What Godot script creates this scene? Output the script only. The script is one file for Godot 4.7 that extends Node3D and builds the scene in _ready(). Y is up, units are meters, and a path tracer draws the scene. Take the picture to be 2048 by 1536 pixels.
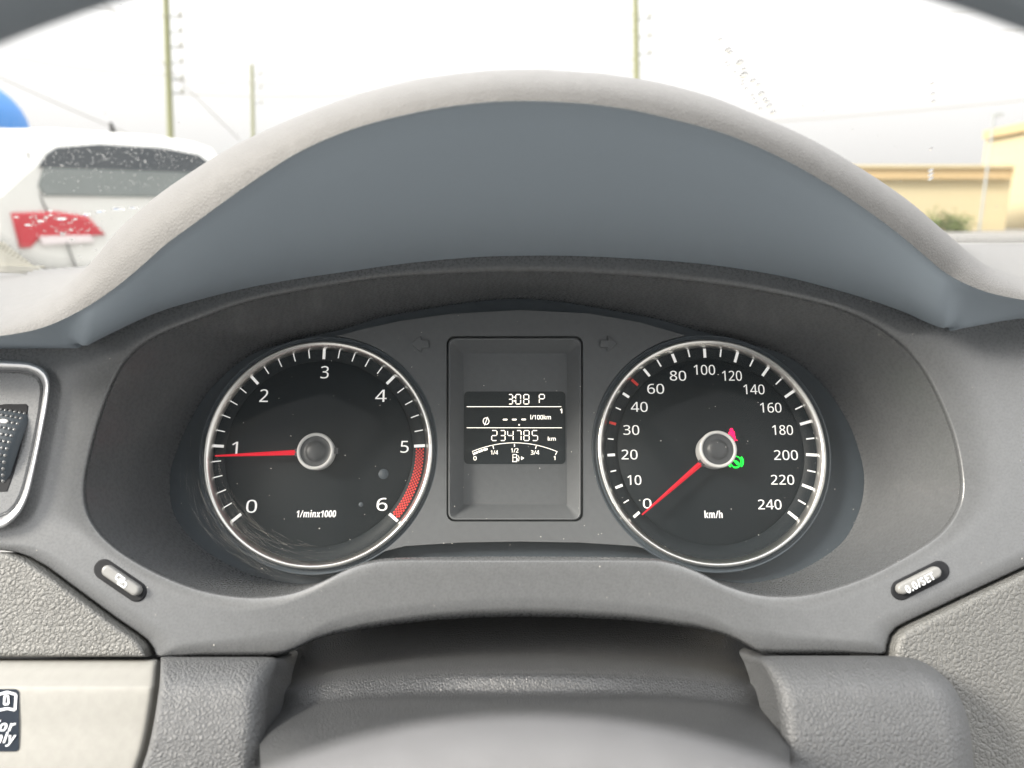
extends Node3D
# Driver's view of a car instrument cluster through the steering wheel, parking lot beyond the windshield.

const FPX := 1535.0            # focal length in pixels of the 2048 x 1536 photograph
const PITCH := 12.7            # camera looks this far down
const TILT := 25.5             # the dash and the wheel lean back this far
const EYE := Vector3(0, 1.15, 0)
var CL: Transform3D            # cluster frame: x right, y up the dial faces, z out of them
var M := {}
var rng := RandomNumberGenerator.new()
var taken := {}

# ------------------------------------------------------------------ measuring
func ray(px: float, py: float) -> Vector3:
	return Vector3((px - 1024.0) / FPX, (768.0 - py) / FPX, -1.0).rotated(Vector3.RIGHT, deg_to_rad(-PITCH))

func frame() -> void:
	var t := deg_to_rad(TILT)
	var o := EYE + ray(1029, 880) * 0.39
	CL = Transform3D(Basis(Vector3(1, 0, 0), Vector3(0, cos(t), -sin(t)), Vector3(0, sin(t), cos(t))), o)

func W(px: float, py: float, z := 0.0) -> Vector3:      # point of the plane z (cluster frame) along that line of sight
	var r := ray(px, py)
	var n := CL.basis.z
	var k := (CL.origin + n * z - EYE).dot(n) / r.dot(n)
	return CL.affine_inverse() * (EYE + r * k)

func V(px: float, py: float, depth: float) -> Vector3:   # world point at that horizontal distance
	var r := ray(px, py)
	return EYE + r * (depth / -r.z)

func VC(px: float, py: float, depth: float) -> Vector3:
	return CL.affine_inverse() * V(px, py, depth)

func curve(pts: Array, x: float) -> float:               # smooth interpolation through [x, y] pairs
	if x <= pts[0][0]: return pts[0][1]
	var n := pts.size()
	if x >= pts[n - 1][0]: return pts[n - 1][1]
	var i := 0
	while pts[i + 1][0] < x: i += 1
	var x0: float = pts[i][0]
	var x1: float = pts[i + 1][0]
	var h := x1 - x0
	var s0 := slope(pts, i)
	var s1 := slope(pts, i + 1)
	var t := (x - x0) / h
	var a: float = pts[i][1]
	var b: float = pts[i + 1][1]
	return a * (2*t*t*t - 3*t*t + 1) + h * s0 * (t*t*t - 2*t*t + t) + b * (-2*t*t*t + 3*t*t) + h * s1 * (t*t*t - t*t)

func slope(pts: Array, i: int) -> float:
	var n := pts.size()
	if i == 0 or i == n - 1: return 0.0 if n < 2 else (float(pts[1][1] - pts[0][1]) / float(pts[1][0] - pts[0][0]) if i == 0 else float(pts[n-1][1] - pts[n-2][1]) / float(pts[n-1][0] - pts[n-2][0]))
	var d0: float = float(pts[i][1] - pts[i-1][1]) / float(pts[i][0] - pts[i-1][0])
	var d1: float = float(pts[i+1][1] - pts[i][1]) / float(pts[i+1][0] - pts[i][0])
	if d0 * d1 <= 0.0: return 0.0
	return 2.0 * d0 * d1 / (d0 + d1)

func smooth_loop(p: Array, per := 6) -> PackedVector2Array:   # Catmull-Rom round a closed outline
	var out := PackedVector2Array()
	var n := p.size()
	for i in n:
		var a := Vector2(p[(i + n - 1) % n][0], p[(i + n - 1) % n][1])
		var b := Vector2(p[i][0], p[i][1])
		var c := Vector2(p[(i + 1) % n][0], p[(i + 1) % n][1])
		var d := Vector2(p[(i + 2) % n][0], p[(i + 2) % n][1])
		for k in per:
			var t := float(k) / per
			out.append(0.5 * (2*b + (c - a) * t + (2*a - 5*b + 4*c - d) * t*t + (3*b - a - 3*c + d) * t*t*t))
	return out

func star(loop: PackedVector2Array, c: Vector2, n: int) -> PackedVector2Array:   # n points of an outline by angle round c (height counts double)
	var out := PackedVector2Array()
	for k in n:
		var a := TAU * k / n
		var dir := Vector2(cos(a), sin(a) * 0.5)
		var far := c + dir * 6000.0
		var best := c + dir * 300.0
		var bd := -1.0
		for i in loop.size():
			var h = Geometry2D.segment_intersects_segment(c, far, loop[i], loop[(i + 1) % loop.size()])
			if h != null and (h - c).length() > bd:
				bd = (h - c).length(); best = h
		out.append(best)
	return out

# ------------------------------------------------------------------ materials
func lin(r: float, g: float, b: float, a := 1.0) -> Color:
	var c := Color(r, g, b).linear_to_srgb()
	c.a = a
	return c

func mat(called: String, r: float, g: float, b: float, rough: float, metal := 0.0, spec := 0.5) -> StandardMaterial3D:
	var m := StandardMaterial3D.new()
	m.resource_name = called
	m.albedo_color = lin(r, g, b)
	m.roughness = rough
	m.metallic = metal
	m.metallic_specular = spec
	m.cull_mode = BaseMaterial3D.CULL_DISABLED
	M[called] = m
	return m

func noise_image(kind: int, freq: float, sd: int, size := 512, oct := 1) -> ImageTexture:
	var n := FastNoiseLite.new()
	n.noise_type = kind
	n.seed = sd
	n.frequency = freq
	n.cellular_return_type = FastNoiseLite.RETURN_DISTANCE2_SUB
	n.cellular_jitter = 1.0
	n.fractal_type = FastNoiseLite.FRACTAL_FBM if oct > 1 else FastNoiseLite.FRACTAL_NONE
	n.fractal_octaves = oct
	n.domain_warp_enabled = kind == FastNoiseLite.TYPE_CELLULAR
	n.domain_warp_amplitude = 14.0
	n.domain_warp_frequency = 0.02
	return ImageTexture.create_from_image(n.get_seamless_image(size, size))

func leather_image(freq: float, sd: int) -> ImageTexture:      # pebbled grain: rounded cells parted by fine creases
	var n := FastNoiseLite.new()
	n.noise_type = FastNoiseLite.TYPE_CELLULAR
	n.seed = sd
	n.frequency = freq
	n.cellular_return_type = FastNoiseLite.RETURN_DISTANCE2_SUB
	n.domain_warp_enabled = true
	n.domain_warp_amplitude = 5.0
	n.domain_warp_frequency = freq * 0.8
	var im := n.get_seamless_image(512, 512)
	var f := FastNoiseLite.new()
	f.noise_type = FastNoiseLite.TYPE_SIMPLEX
	f.seed = sd + 5
	f.frequency = freq * 3.0
	var im2 := f.get_seamless_image(512, 512)
	var out := Image.create(512, 512, false, Image.FORMAT_L8)
	for y in 512:
		for x in 512:
			var v := im.get_pixel(x, y).r
			v = 1.0 - pow(1.0 - clampf(v * 1.25, 0, 1), 1.8)
			v = v * 0.82 + im2.get_pixel(x, y).r * 0.18
			out.set_pixel(x, y, Color(v, v, v))
	return ImageTexture.create_from_image(out)

func mottle(a: float, b: float, freq: float, sd: int) -> ImageTexture:   # an uneven tint between two factors
	var n := FastNoiseLite.new()
	n.seed = sd
	n.frequency = freq
	n.fractal_octaves = 5
	var im := n.get_seamless_image(512, 512)
	var out := Image.create(512, 512, false, Image.FORMAT_RGB8)
	for y in 512:
		for x in 512:
			var v := lerpf(a, b, im.get_pixel(x, y).r)
			out.set_pixel(x, y, Color(v, v, v))
	return ImageTexture.create_from_image(out)

func relief(m: StandardMaterial3D, tex: Texture2D, tile: float, cm: float, tint: Texture2D = null, rough_tex: Texture2D = null) -> void:
	m.uv1_triplanar = true
	m.uv1_triplanar_sharpness = 3.0
	m.uv1_scale = Vector3.ONE / tile
	if tex:
		m.heightmap_enabled = true
		m.heightmap_texture = tex
		m.heightmap_scale = cm
	if tint: m.albedo_texture = tint
	if rough_tex: m.roughness_texture = rough_tex

func glow(called: String, r: float, g: float, b: float, k: float) -> void:
	var m := mat(called, r * 0.2, g * 0.2, b * 0.2, 0.5)
	m.emission_enabled = true
	m.emission = lin(r, g, b)
	m.emission_energy_multiplier = k

func glass(called: String, alpha: float, spec: float, tint := Vector3(0.9, 0.95, 0.95)) -> void:
	var m := mat(called, tint.x, tint.y, tint.z, 0.02, 0.0, spec)
	m.transparency = BaseMaterial3D.TRANSPARENCY_ALPHA
	m.albedo_color.a = alpha

func materials() -> void:
	var coarse := leather_image(0.034, 3)
	var fine := leather_image(0.05, 9)
	var grit := noise_image(FastNoiseLite.TYPE_SIMPLEX, 0.16, 4, 512, 3)
	var tint := mottle(0.95, 1.0, 0.006, 11)
	var tint2 := mottle(0.72, 1.0, 0.03, 12)
	var rough_var := mottle(0.75, 1.0, 0.02, 13)
	relief(mat("pad", 0.16, 0.158, 0.155, 0.62), fine, 0.032, 0.022, tint)
	relief(mat("lining", 0.285, 0.335, 0.385, 0.6), grit, 0.022, 0.002)
	relief(mat("fascia", 0.13, 0.135, 0.141, 0.32, 0.0, 0.7), grit, 0.02, 0.001, tint, rough_var)
	relief(mat("tunnel", 0.046, 0.06, 0.074, 0.55), grit, 0.02, 0.002, tint)
	relief(mat("leather", 0.16, 0.16, 0.153, 0.45, 0.0, 0.65), coarse, 0.037, 0.075, tint)
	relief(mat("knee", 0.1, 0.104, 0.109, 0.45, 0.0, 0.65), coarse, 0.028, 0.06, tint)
	relief(mat("boot", 0.055, 0.057, 0.06, 0.28, 0.0, 0.65), fine, 0.03, 0.045, tint)
	relief(mat("wheel", 0.17, 0.17, 0.176, 0.5), fine, 0.03, 0.02, tint)
	relief(mat("rim", 0.2, 0.23, 0.26, 0.6), fine, 0.03, 0.02, tint)
	relief(mat("lid", 0.31, 0.305, 0.284, 0.5), grit, 0.02, 0.001, tint)
	relief(mat("plate", 0.112, 0.119, 0.126, 0.55), grit, 0.015, 0.002, tint)
	mat("black", 0.012, 0.014, 0.017, 0.45)
	mat("gap", 0.008, 0.009, 0.012, 0.8)  # near black, with the shade of slots and gaps put into the colour
	mat("dial", 0.009, 0.013, 0.016, 0.5, 0.0, 0.3)
	mat("dial_band", 0.009, 0.013, 0.016, 0.5, 0.0, 0.3)
	mat("chrome", 0.78, 0.77, 0.74, 0.28, 1.0)
	mat("satin", 0.72, 0.73, 0.75, 0.38, 1.0)
	mat("hub_silver", 0.6, 0.6, 0.59, 0.35)
	mat("hub_grey", 0.05, 0.053, 0.057, 0.42)
	mat("white_print", 0.85, 0.84, 0.82, 0.5)
	var dg := mat("dial_print_glow", 0.85, 0.84, 0.82, 0.5)
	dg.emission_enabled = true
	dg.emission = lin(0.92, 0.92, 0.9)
	dg.emission_energy_multiplier = 0.09  # small glow added to brighten the white dial print
	mat("red_print", 0.75, 0.05, 0.04, 0.5)
	mat("needle", 0.72, 0.02, 0.04, 0.3)
	mat("lcd", 0.012, 0.018, 0.022, 0.3)
	mat("print", 0.85, 0.88, 0.92, 0.5)
	mat("dark_print", 0.015, 0.022, 0.034, 0.7, 0.0, 0.3)
	glow("segment_light", 1.0, 0.93, 0.8, 0.55)
	glow("red_light", 1.0, 0.0, 0.06, 0.75)
	glow("green_light", 0.0, 1.0, 0.04, 0.6)
	glow("needle_light", 1.0, 0.005, 0.03, 0.15)
	mat("button", 0.27, 0.27, 0.265, 0.35)
	glass("lens", 0.02, 0.16)
	glass("windshield", 0.03, 0.4)
	var w := mat("water", 1, 1, 1, 0.0)
	w.albedo_color.a = 0.0
	w.transparency = BaseMaterial3D.TRANSPARENCY_ALPHA
	w.refraction_enabled = true
	w.refraction_scale = 0.033
	mat("headliner", 0.42, 0.41, 0.38, 0.9)
	mat("seat_cloth", 0.1, 0.1, 0.105, 0.9)
	mat("frit", 0.015, 0.015, 0.015, 0.6)
	mat("dust", 0.75, 0.72, 0.68, 0.9)
	mat("grille", 0.45, 0.43, 0.36, 0.7)
	relief(mat("bounce_ground", 0.36, 0.355, 0.34, 0.9), grit, 0.6, 0.4, tint2)  # made pale so the ground throws light up under the hood
	mat("car_paint", 0.56, 0.56, 0.53, 0.25).clearcoat_enabled = true
	mat("car_glass", 0.17, 0.19, 0.185, 0.06)
	mat("dark_car_glass", 0.05, 0.058, 0.066, 0.1)
	mat("tail_red", 0.42, 0.016, 0.028, 0.15)
	mat("tail_clear", 0.62, 0.56, 0.56, 0.4)
	mat("tyre", 0.02, 0.02, 0.02, 0.8)
	mat("seam", 0.12, 0.12, 0.115, 0.8)
	mat("blue", 0.03, 0.17, 0.45, 0.7)
	relief(mat("wood_pole", 0.3, 0.31, 0.17, 0.85), null, 0.8, 0.0, tint2)
	mat("cable", 0.25, 0.24, 0.2, 0.7)
	mat("insulator", 0.3, 0.3, 0.26, 0.4)
	relief(mat("stucco", 0.52, 0.45, 0.29, 0.9), grit, 0.5, 0.3, tint)
	relief(mat("cornice", 0.5, 0.37, 0.2, 0.9), grit, 0.5, 0.3, tint)
	mat("steel", 0.3, 0.32, 0.32, 0.5)
	mat("leaf", 0.09, 0.13, 0.03, 0.7)
	mat("bark", 0.12, 0.09, 0.06, 0.9)

# ------------------------------------------------------------------ nodes and meshes
func thing(called: String, label: String, category: String, at := Transform3D(), group := "", kind := "") -> Node3D:
	var o := Node3D.new()
	named(o, called)
	o.transform = at
	tag(o, label, category, group, kind)
	return o

func named(o: Node3D, called: String) -> void:
	taken[called] = taken.get(called, -1) + 1
	o.name = called if taken[called] == 0 else "%s_%03d" % [called, taken[called]]
	add_child(o)

func tag(o: Node3D, label: String, category := "", group := "", kind := "") -> void:
	if label: o.set_meta("label", label)
	if category: o.set_meta("category", category)
	if group: o.set_meta("group", group)
	if kind: o.set_meta("kind", kind)

func part(parent: Node3D, called: String, mesh: Mesh, m: String, at := Transform3D()) -> MeshInstance3D:
	var o := MeshInstance3D.new()
	o.name = called
	o.mesh = mesh
	o.material_override = M[m]
	o.transform = at
	parent.add_child(o, true)
	return o

func node(parent: Node3D, called: String) -> Node3D:
	var o := Node3D.new()
	o.name = called
	parent.add_child(o, true)
	return o

func st() -> SurfaceTool:
	var s := SurfaceTool.new()
	s.begin(Mesh.PRIMITIVE_TRIANGLES)
	return s

func done(s: SurfaceTool) -> ArrayMesh:
	s.generate_normals()
	return s.commit()

var vcount := {}
func loft_into(s: SurfaceTool, rows: Array, closed := false, flip := false) -> void:   # rows of equal length; smooth within the call
	var base: int = vcount.get(s, 0)
	var n: int = rows[0].size()
	s.set_smooth_group(0)
	for r in rows:
		for p in r: s.add_vertex(p)
	for i in rows.size() - 1:
		for j in (n if closed else n - 1):
			var a := base + i * n + j
			var b := base + i * n + (j + 1) % n
			var c := base + (i + 1) * n + j
			var d := base + (i + 1) * n + (j + 1) % n
			for k in ([a, b, c, b, d, c] if not flip else [a, c, b, b, c, d]): s.add_index(k)
	vcount[s] = base + rows.size() * n

func loft(rows: Array, closed := false, flip := false) -> ArrayMesh:
	var s := st()
	loft_into(s, rows, closed, flip)
	vcount.erase(s)
	return done(s)

func cap_into(s: SurfaceTool, loop: Array, flip := false) -> void:     # flat cap over a loop of points, triangulated in x and y
	var p := PackedVector2Array()
	for q in loop: p.append(Vector2(q.x, q.y) * 1000.0)
	var idx := Geometry2D.triangulate_polygon(p)
	if idx.is_empty(): print("no cap ", p)
	var base: int = vcount.get(s, 0)
	s.set_smooth_group(-1)
	for q in loop: s.add_vertex(q)
	for i in range(0, idx.size(), 3):
		var t := [idx[i], idx[i + 1], idx[i + 2]]
		var e: Vector2 = p[t[1]] - p[t[0]]
		if (e.cross(p[t[2]] - p[t[0]]) > 0.0) != flip: t.reverse()
		for k in t: s.add_index(base + k)
	vcount[s] = base + loop.size()

func inset(loop: Array, d: float) -> Array:                              # moves every corner inwards by d (loop in x and y, any turn)
	var area := 0.0
	var n := loop.size()
	for i in n: area += loop[i].x * loop[(i + 1) % n].y - loop[(i + 1) % n].x * loop[i].y
	var sg := 1.0 if area > 0.0 else -1.0
	var out := []
	for i in n:
		var e0 := Vector2(loop[i].x - loop[i - 1].x, loop[i].y - loop[i - 1].y).normalized()
		var e1 := Vector2(loop[(i + 1) % n].x - loop[i].x, loop[(i + 1) % n].y - loop[i].y).normalized()
		var m := Vector2(-e0.y - e1.y, e0.x + e1.x) * sg
		m = m.normalized() / maxf(0.4, sqrt(maxf(0.01, (1.0 + e0.dot(e1)) / 2.0)))
		out.append(Vector3(loop[i].x + m.x * d, loop[i].y + m.y * d, loop[i].z))
	return out

func raised(loop: Array, z0: float, z1: float, r: float, steps := 4) -> ArrayMesh:   # a slab from z0 up to z1 with a rounded upper edge
	var area := 0.0
	var n := loop.size()
	for i in n: area += loop[i].x * loop[(i + 1) % n].y - loop[(i + 1) % n].x * loop[i].y
	var l: Array = loop.duplicate()
	if area < 0.0: l.reverse()
	var rows := []
	var b := []
	for q in l: b.append(Vector3(q.x, q.y, z0))
	rows.append(b)
	var last := []
	for k in steps + 1:
		var a := PI / 2.0 * k / steps
		var row := []
		for q in inset(l, r * (1.0 - cos(a))): row.append(Vector3(q.x, q.y, z1 - r + r * sin(a)))
		rows.append(row)
		last = row
	var s := st()
	loft_into(s, rows, true, false)
	cap_into(s, last)
	vcount.erase(s)
	return done(s)

func lathe(profile: Array, c: Vector3, n := 96, flip := false) -> ArrayMesh:   # [radius, z] pairs turned about the z axis through c
	var rows := []
	for p in profile:
		var row := []
		for k in n:
			var a := TAU * k / n
			row.append(c + Vector3(cos(a) * p[0], sin(a) * p[0], p[1]))
		rows.append(row)
	return loft(rows, true, flip)

func tube(pts: Array, r: float, sides := 8, r1 := -1.0) -> ArrayMesh:
	var s := st()
	tube_into(s, pts, r, sides, r1)
	vcount.erase(s)
	return done(s)

func tube_into(s: SurfaceTool, pts: Array, r: float, sides := 8, r1 := -1.0) -> void:
	var rows := []
	for i in pts.size():
		var d: Vector3 = (pts[mini(i + 1, pts.size() - 1)] - pts[maxi(i - 1, 0)]).normalized()
		var a := d.cross(Vector3.UP if absf(d.y) < 0.9 else Vector3.RIGHT).normalized()
		var b := d.cross(a)
		var q := r if r1 < 0.0 else lerpf(r, r1, float(i) / (pts.size() - 1))
		var row := []
		for k in sides:
			row.append(pts[i] + (a * cos(TAU * k / sides) + b * sin(TAU * k / sides)) * q)
		rows.append(row)
	loft_into(s, rows, true)

func box(size: Vector3, at := Vector3.ZERO) -> ArrayMesh:
	var b := BoxMesh.new()
	b.size = size
	var s := SurfaceTool.new()
	s.append_from(b, 0, Transform3D(Basis(), at))
	return s.commit()

func flats(polys: Array, z: float) -> ArrayMesh:             # print: outlines in pixels laid on the plane z
	var s := st()
	for poly in polys:
		var loop := []
		for q in poly: loop.append(W(q[0], q[1], z))
		cap_into(s, loop)
	vcount.erase(s)
	return done(s)

func stroke(pts: Array, w: float) -> Array:                  # a line of width w as quads
	var out := []
	for i in pts.size() - 1:
		var a := Vector2(pts[i][0], pts[i][1])
		var b := Vector2(pts[i + 1][0], pts[i + 1][1])
		var d := (b - a).normalized()
		var n := Vector2(-d.y, d.x) * w / 2.0
		out.append([[a.x + n.x, a.y + n.y], [b.x + n.x, b.y + n.y], [b.x - n.x, b.y - n.y], [a.x - n.x, a.y - n.y]])
	return out

func circle_px(cx: float, cy: float, rx: float, ry: float, n := 20, a0 := 0.0, a1 := TAU) -> Array:
	var out := []
	for k in n + 1:
		var a := lerpf(a0, a1, float(k) / n)
		out.append([cx + rx * cos(a), cy + ry * sin(a)])
	return out

func lettering(parent: Node3D, called: String, words_: String, x0: float, y0: float, x1: float, y1: float, z: float, m: String, bold := false, turn := 0.0, slant := 0.0) -> void:
	# text whose ink fills that box of pixels on the plane z
	var t := TextMesh.new()
	var f := SystemFont.new()
	f.font_names = PackedStringArray(["Droid Sans"])
	f.font_weight = 700 if bold else 400
	t.font = f
	t.text = words_
	t.font_size = 64
	t.pixel_size = 0.001
	t.depth = 0.0
	t.curve_step = 1.0
	var c := W((x0 + x1) / 2.0, (y0 + y1) / 2.0, z)
	var w := W(x1, (y0 + y1) / 2.0, z).distance_to(W(x0, (y0 + y1) / 2.0, z))
	var h := W((x0 + x1) / 2.0, y0, z).distance_to(W((x0 + x1) / 2.0, y1, z))
	var box_ := t.get_aabb()
	var b := Basis(Vector3(w / box_.size.x, 0, 0), Vector3(slant * h / box_.size.y, h / box_.size.y, 0), Vector3(0, 0, 1))
	b = Basis(Vector3(0, 0, 1), turn) * b
	var mid := box_.get_center()
	mid.z = 0.0
	part(parent, called, t, m, Transform3D(b, c - b * mid))

# ------------------------------------------------------------------ outlines measured on the photograph
const HOLE := [[1040,545],[800,555],[650,575],[500,605],[400,640],[320,672],[268,708],[235,755],[205,830],[181,920],[173,985],[187,1040],[230,1090],[300,1135],[380,1170],[450,1187],[520,1192],[590,1183],[650,1160],[700,1135],[745,1121],[810,1115],[1040,1113],[1270,1115],[1335,1121],[1390,1140],[1440,1165],[1500,1184],[1560,1190],[1630,1183],[1720,1155],[1800,1115],[1870,1070],[1906,1025],[1919,975],[1910,900],[1888,830],[1850,752],[1810,700],[1760,660],[1690,625],[1600,600],[1450,573],[1250,553]]
const INNER := [[1040,598],[800,628],[690,658],[580,684],[500,712],[430,770],[385,835],[350,915],[341,965],[350,1030],[400,1092],[480,1140],[560,1163],[630,1166],[700,1146],[760,1124],[900,1116],[1040,1114],[1180,1116],[1310,1124],[1390,1148],[1460,1164],[1520,1163],[1600,1140],[1680,1088],[1716,1025],[1727,960],[1716,900],[1690,836],[1640,765],[1570,712],[1480,684],[1380,658],[1280,632]]
const FRONT_EDGE := [[-300,692],[-100,682],[0,672],[60,662],[100,650],[140,632],[180,610],[220,583],[250,560],[290,526],[330,490],[390,446],[450,402],[520,353],[600,303],[700,260],[800,232],[900,213],[1000,203],[1050,202],[1150,206],[1250,218],[1350,240],[1450,268],[1550,310],[1650,365],[1730,418],[1800,470],[1850,512],[1890,545],[1930,567],[1980,586],[2048,600],[2150,612],[2350,622]]
const CREST := [[-300,645],[0,618],[80,598],[140,566],[180,533],[210,500],[250,452],[300,408],[330,384],[400,337],[450,306],[500,280],[600,238],[700,202],[800,175],[900,158],[1000,149],[1050,148],[1150,152],[1270,165],[1400,195],[1500,233],[1600,275],[1700,330],[1800,395],[1850,436],[1890,470],[1920,496],[1960,524],[2048,552],[2350,580]]
const UNDER := [[-300,692],[140,690],[165,684],[200,667],[300,628],[400,600],[500,577],[600,560],[700,546],[800,532],[900,522],[1000,516],[1100,515],[1250,520],[1400,531],[1550,553],[1700,590],[1800,622],[1890,655],[1910,656],[1950,649],[2048,632],[2350,600]]
const GLASS_BASE := [[-400,556],[0,545],[170,533],[1024,505],[1900,487],[2048,487],[2450,492]]
const FZ := 0.05
const MID := Vector2(1040, 860)

func fascia_edge() -> PackedVector2Array:
	var p := PackedVector2Array()
	var x := -280.0
	while x <= 2330.0:
		p.append(Vector2(x, curve(UNDER, x) - 14.0))
		x += 30.0
	for q in [[2330,1005],[2048,1134],[1920,1194],[1812,1245],[1792,1256],[1780,1270],[1774,1290],[1772,1308],[1560,1309],[1525,1307],[1500,1294],[1475,1280],[1440,1268],[1400,1258],[1320,1247],[1250,1240],[1150,1235],[1050,1233],[950,1235],[860,1241],[780,1250],[720,1259],[660,1272],[620,1285],[590,1300],[565,1311],[540,1314],[312,1314],[306,1296],[296,1281],[280,1268],[230,1234],[180,1197],[130,1160],[95,1134],[60,1114],[30,1104],[0,1100],[-280,1096]]:
		p.append(Vector2(q[0], q[1]))
	return p

func roll_at(p: Vector2) -> float:     # how far the lower edge of the fascia rolls under
	return (1.0 - smoothstep(620.0, 735.0, absf(p.x - 1040.0))) * smoothstep(1180.0, 1225.0, p.y)

# ------------------------------------------------------------------ scene
func _ready() -> void:
	rng.seed = 20240611
	frame()
	# camera
	var cam := Camera3D.new()
	cam.name = "camera"
	var lens_ := CameraAttributesPhysical.new()
	lens_.frustum_focal_length = 24.0
	lens_.frustum_focus_distance = 0.385
	lens_.exposure_aperture = 8.0
	cam.attributes = lens_
	cam.fov = rad_to_deg(2.0 * atan(768.0 / FPX))
	cam.near = 0.01
	cam.far = 600.0
	cam.position = EYE
	cam.rotation_degrees.x = -PITCH
	add_child(cam)
	cam.current = true
	# overcast sky: brighter overhead than at the horizon, as cloud is
	var e := Environment.new()
	e.background_mode = Environment.BG_SKY
	var sm := ProceduralSkyMaterial.new()
	sm.sky_top_color = lin(1.0, 1.0, 1.0)
	sm.sky_horizon_color = lin(0.15, 0.1475, 0.142)
	sm.sky_curve = 0.8
	sm.ground_bottom_color = lin(0.1, 0.1, 0.1)
	sm.ground_horizon_color = lin(0.5, 0.49, 0.47)
	sm.energy_multiplier = 1.06
	var sky := Sky.new()
	sky.sky_material = sm
	e.sky = sky
	e.background_energy_multiplier = 1.0
	e.tonemap_mode = Environment.TONE_MAPPER_LINEAR
	e.tonemap_exposure = 4.6
	e.sdfgi_enabled = true
	e.ssao_enabled = true
	e.ssil_enabled = true
	var we := WorldEnvironment.new()
	we.name = "environment"
	we.environment = e
	add_child(we)
	# sun behind thin cloud, high on the driver's side
	var sun := DirectionalLight3D.new()
	sun.name = "sun"
	sun.light_energy = 0.5
	sun.light_angular_distance = 16.0
	sun.light_color = Color(1.0, 0.97, 0.92)
	sun.shadow_enabled = true
	add_child(sun)
	sun.look_at_from_position(Vector3(-3.0, 2.0, 1.3), Vector3.ZERO)

	materials()
	ground()
	building()
	poles()
	parked_suv()
	canopy()
	shrubs()
	windshield()
	added_car_roof()
	added_driver_seat()
	dashboard()
	steering_column()
	cluster()
	steering_wheel()

# ------------------------------------------------------------------ outside
func ground() -> void:
	var g := MeshInstance3D.new()
	g.mesh = box(Vector3(500, 0.2, 500), Vector3(0, -0.1, 0))
	g.material_override = M.bounce_ground
	named(g, "ground")
	tag(g, "parking lot ground, made pale to bounce light into the car", "ground", "", "structure")

func wall_box(parent: Node3D, called: String, a: Vector3, b: Vector3, y0: float, y1: float, thick: float, m: String) -> MeshInstance3D:
	# a wall whose outer face runs from a to b
	var d := b - a
	d.y = 0
	var t := Transform3D(Basis(Vector3.UP, atan2(-d.z, d.x)), Vector3((a.x + b.x) / 2, (y0 + y1) / 2, (a.z + b.z) / 2))
	return part(parent, called, box(Vector3(d.length(), y1 - y0, thick), Vector3(0, 0, -thick / 2)), m, parent.transform.affine_inverse() * t)

func building() -> void:
	var at := V(1950, 440, 50); at.y = 0
	var b := thing("store_building", "tan stucco store building with brown cornice beyond the lot", "building", Transform3D(Basis(), at))
	var a0 := V(1500, 440, 47); var a1 := V(2012, 440, 47)
	wall_box(b, "wall", a0, a1, 0, 3.0, 9.0, "stucco")
	wall_box(b, "plinth", V(1500, 440, 46.9), V(2012, 440, 46.9), 0, 0.75, 0.3, "stucco")
	wall_box(b, "cornice", V(1490, 440, 46.6), V(2014, 440, 46.6), 3.0, 3.62, 9.6, "cornice")
	wall_box(b, "cornice_cap", V(1488, 440, 46.4), V(2016, 440, 46.4), 3.62, 3.78, 10.0, "stucco")
	var t0 := V(1950, 440, 58); var t1 := V(2500, 440, 33)
	wall_box(b, "tower_wall", t0, t1, 0, 6.2, 6.0, "stucco")
	wall_box(b, "tower_cornice", V(1944, 440, 57.6), V(2500, 440, 32.6), 6.2, 6.75, 6.8, "cornice")
	var n := (t1 - t0).normalized()
	for k in [0.21, 0.5]:
		var p: Vector3 = t0.lerp(t1, k)
		wall_box(b, "pilaster", p + n.cross(Vector3.UP) * -0.25, p + n * 1.1 + n.cross(Vector3.UP) * -0.25, 0, 6.2, 0.35, "stucco")
	var l0 := V(1961, 440, 44); l0.y = 0
	var l := thing("lot_lamp", "thin grey parking lot lamp post before the tan building", "lamp post", Transform3D(Basis(), l0))
	part(l, "post", tube([Vector3(0, 0, 0), Vector3(0, 6.2, 0)], 0.07, 8), "steel")
	part(l, "lamp_head", box(Vector3(0.5, 0.12, 0.3), Vector3(0.2, 6.26, 0)), "steel")

func pole(px0: float, py0: float, px1: float, py1: float, depth: float, r: float, arms: Array, label: String) -> Node3D:
	var lo := V(px0, py0, depth); var hi := V(px1, py1, depth)
	var d := (hi - lo) / (hi.y - lo.y)
	var foot := lo - d * lo.y
	var p := thing("utility_pole", label, "utility pole", Transform3D(Basis(), foot), "utility poles beyond the lot")
	var top := maxf(hi.y + 0.4, 0.0) if py1 > 0 else 14.0
	part(p, "pole_shaft", tube([Vector3.ZERO, d * top], r, 14, r * 0.8), "wood_pole")
	for a in arms:
		var y: float = V(px0, a, depth).y
		var q := d * y
		part(p, "bracket", tube([q - Vector3(r, 0, 0), q + Vector3(r + 0.45, 0.05, 0)], 0.04, 6), "steel")
		var i := part(p, "insulator", lathe([[0.0, -0.14], [0.07, -0.14], [0.05, -0.08], [0.09, -0.05], [0.05, 0.0], [0.09, 0.04], [0.05, 0.09], [0.0, 0.14]], Vector3.ZERO, 12), "insulator")
		i.transform = Transform3D(Basis(Vector3.RIGHT, -PI / 2), q + Vector3(r + 0.45, 0.14, 0))
	return p

func cable(a: Vector3, b: Vector3, sag: float, r: float, label: String) -> void:
	var c := thing("power_line", label, "power line", Transform3D(Basis(), a), "power lines across the sky")
	var pts := []
	for k in 21:
		var t := k / 20.0
		pts.append(a.lerp(b, t) - a - Vector3(0, sag * 4.0 * t * (1.0 - t), 0))
	part(c, "strand", tube(pts, r, 6), "cable")

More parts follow.
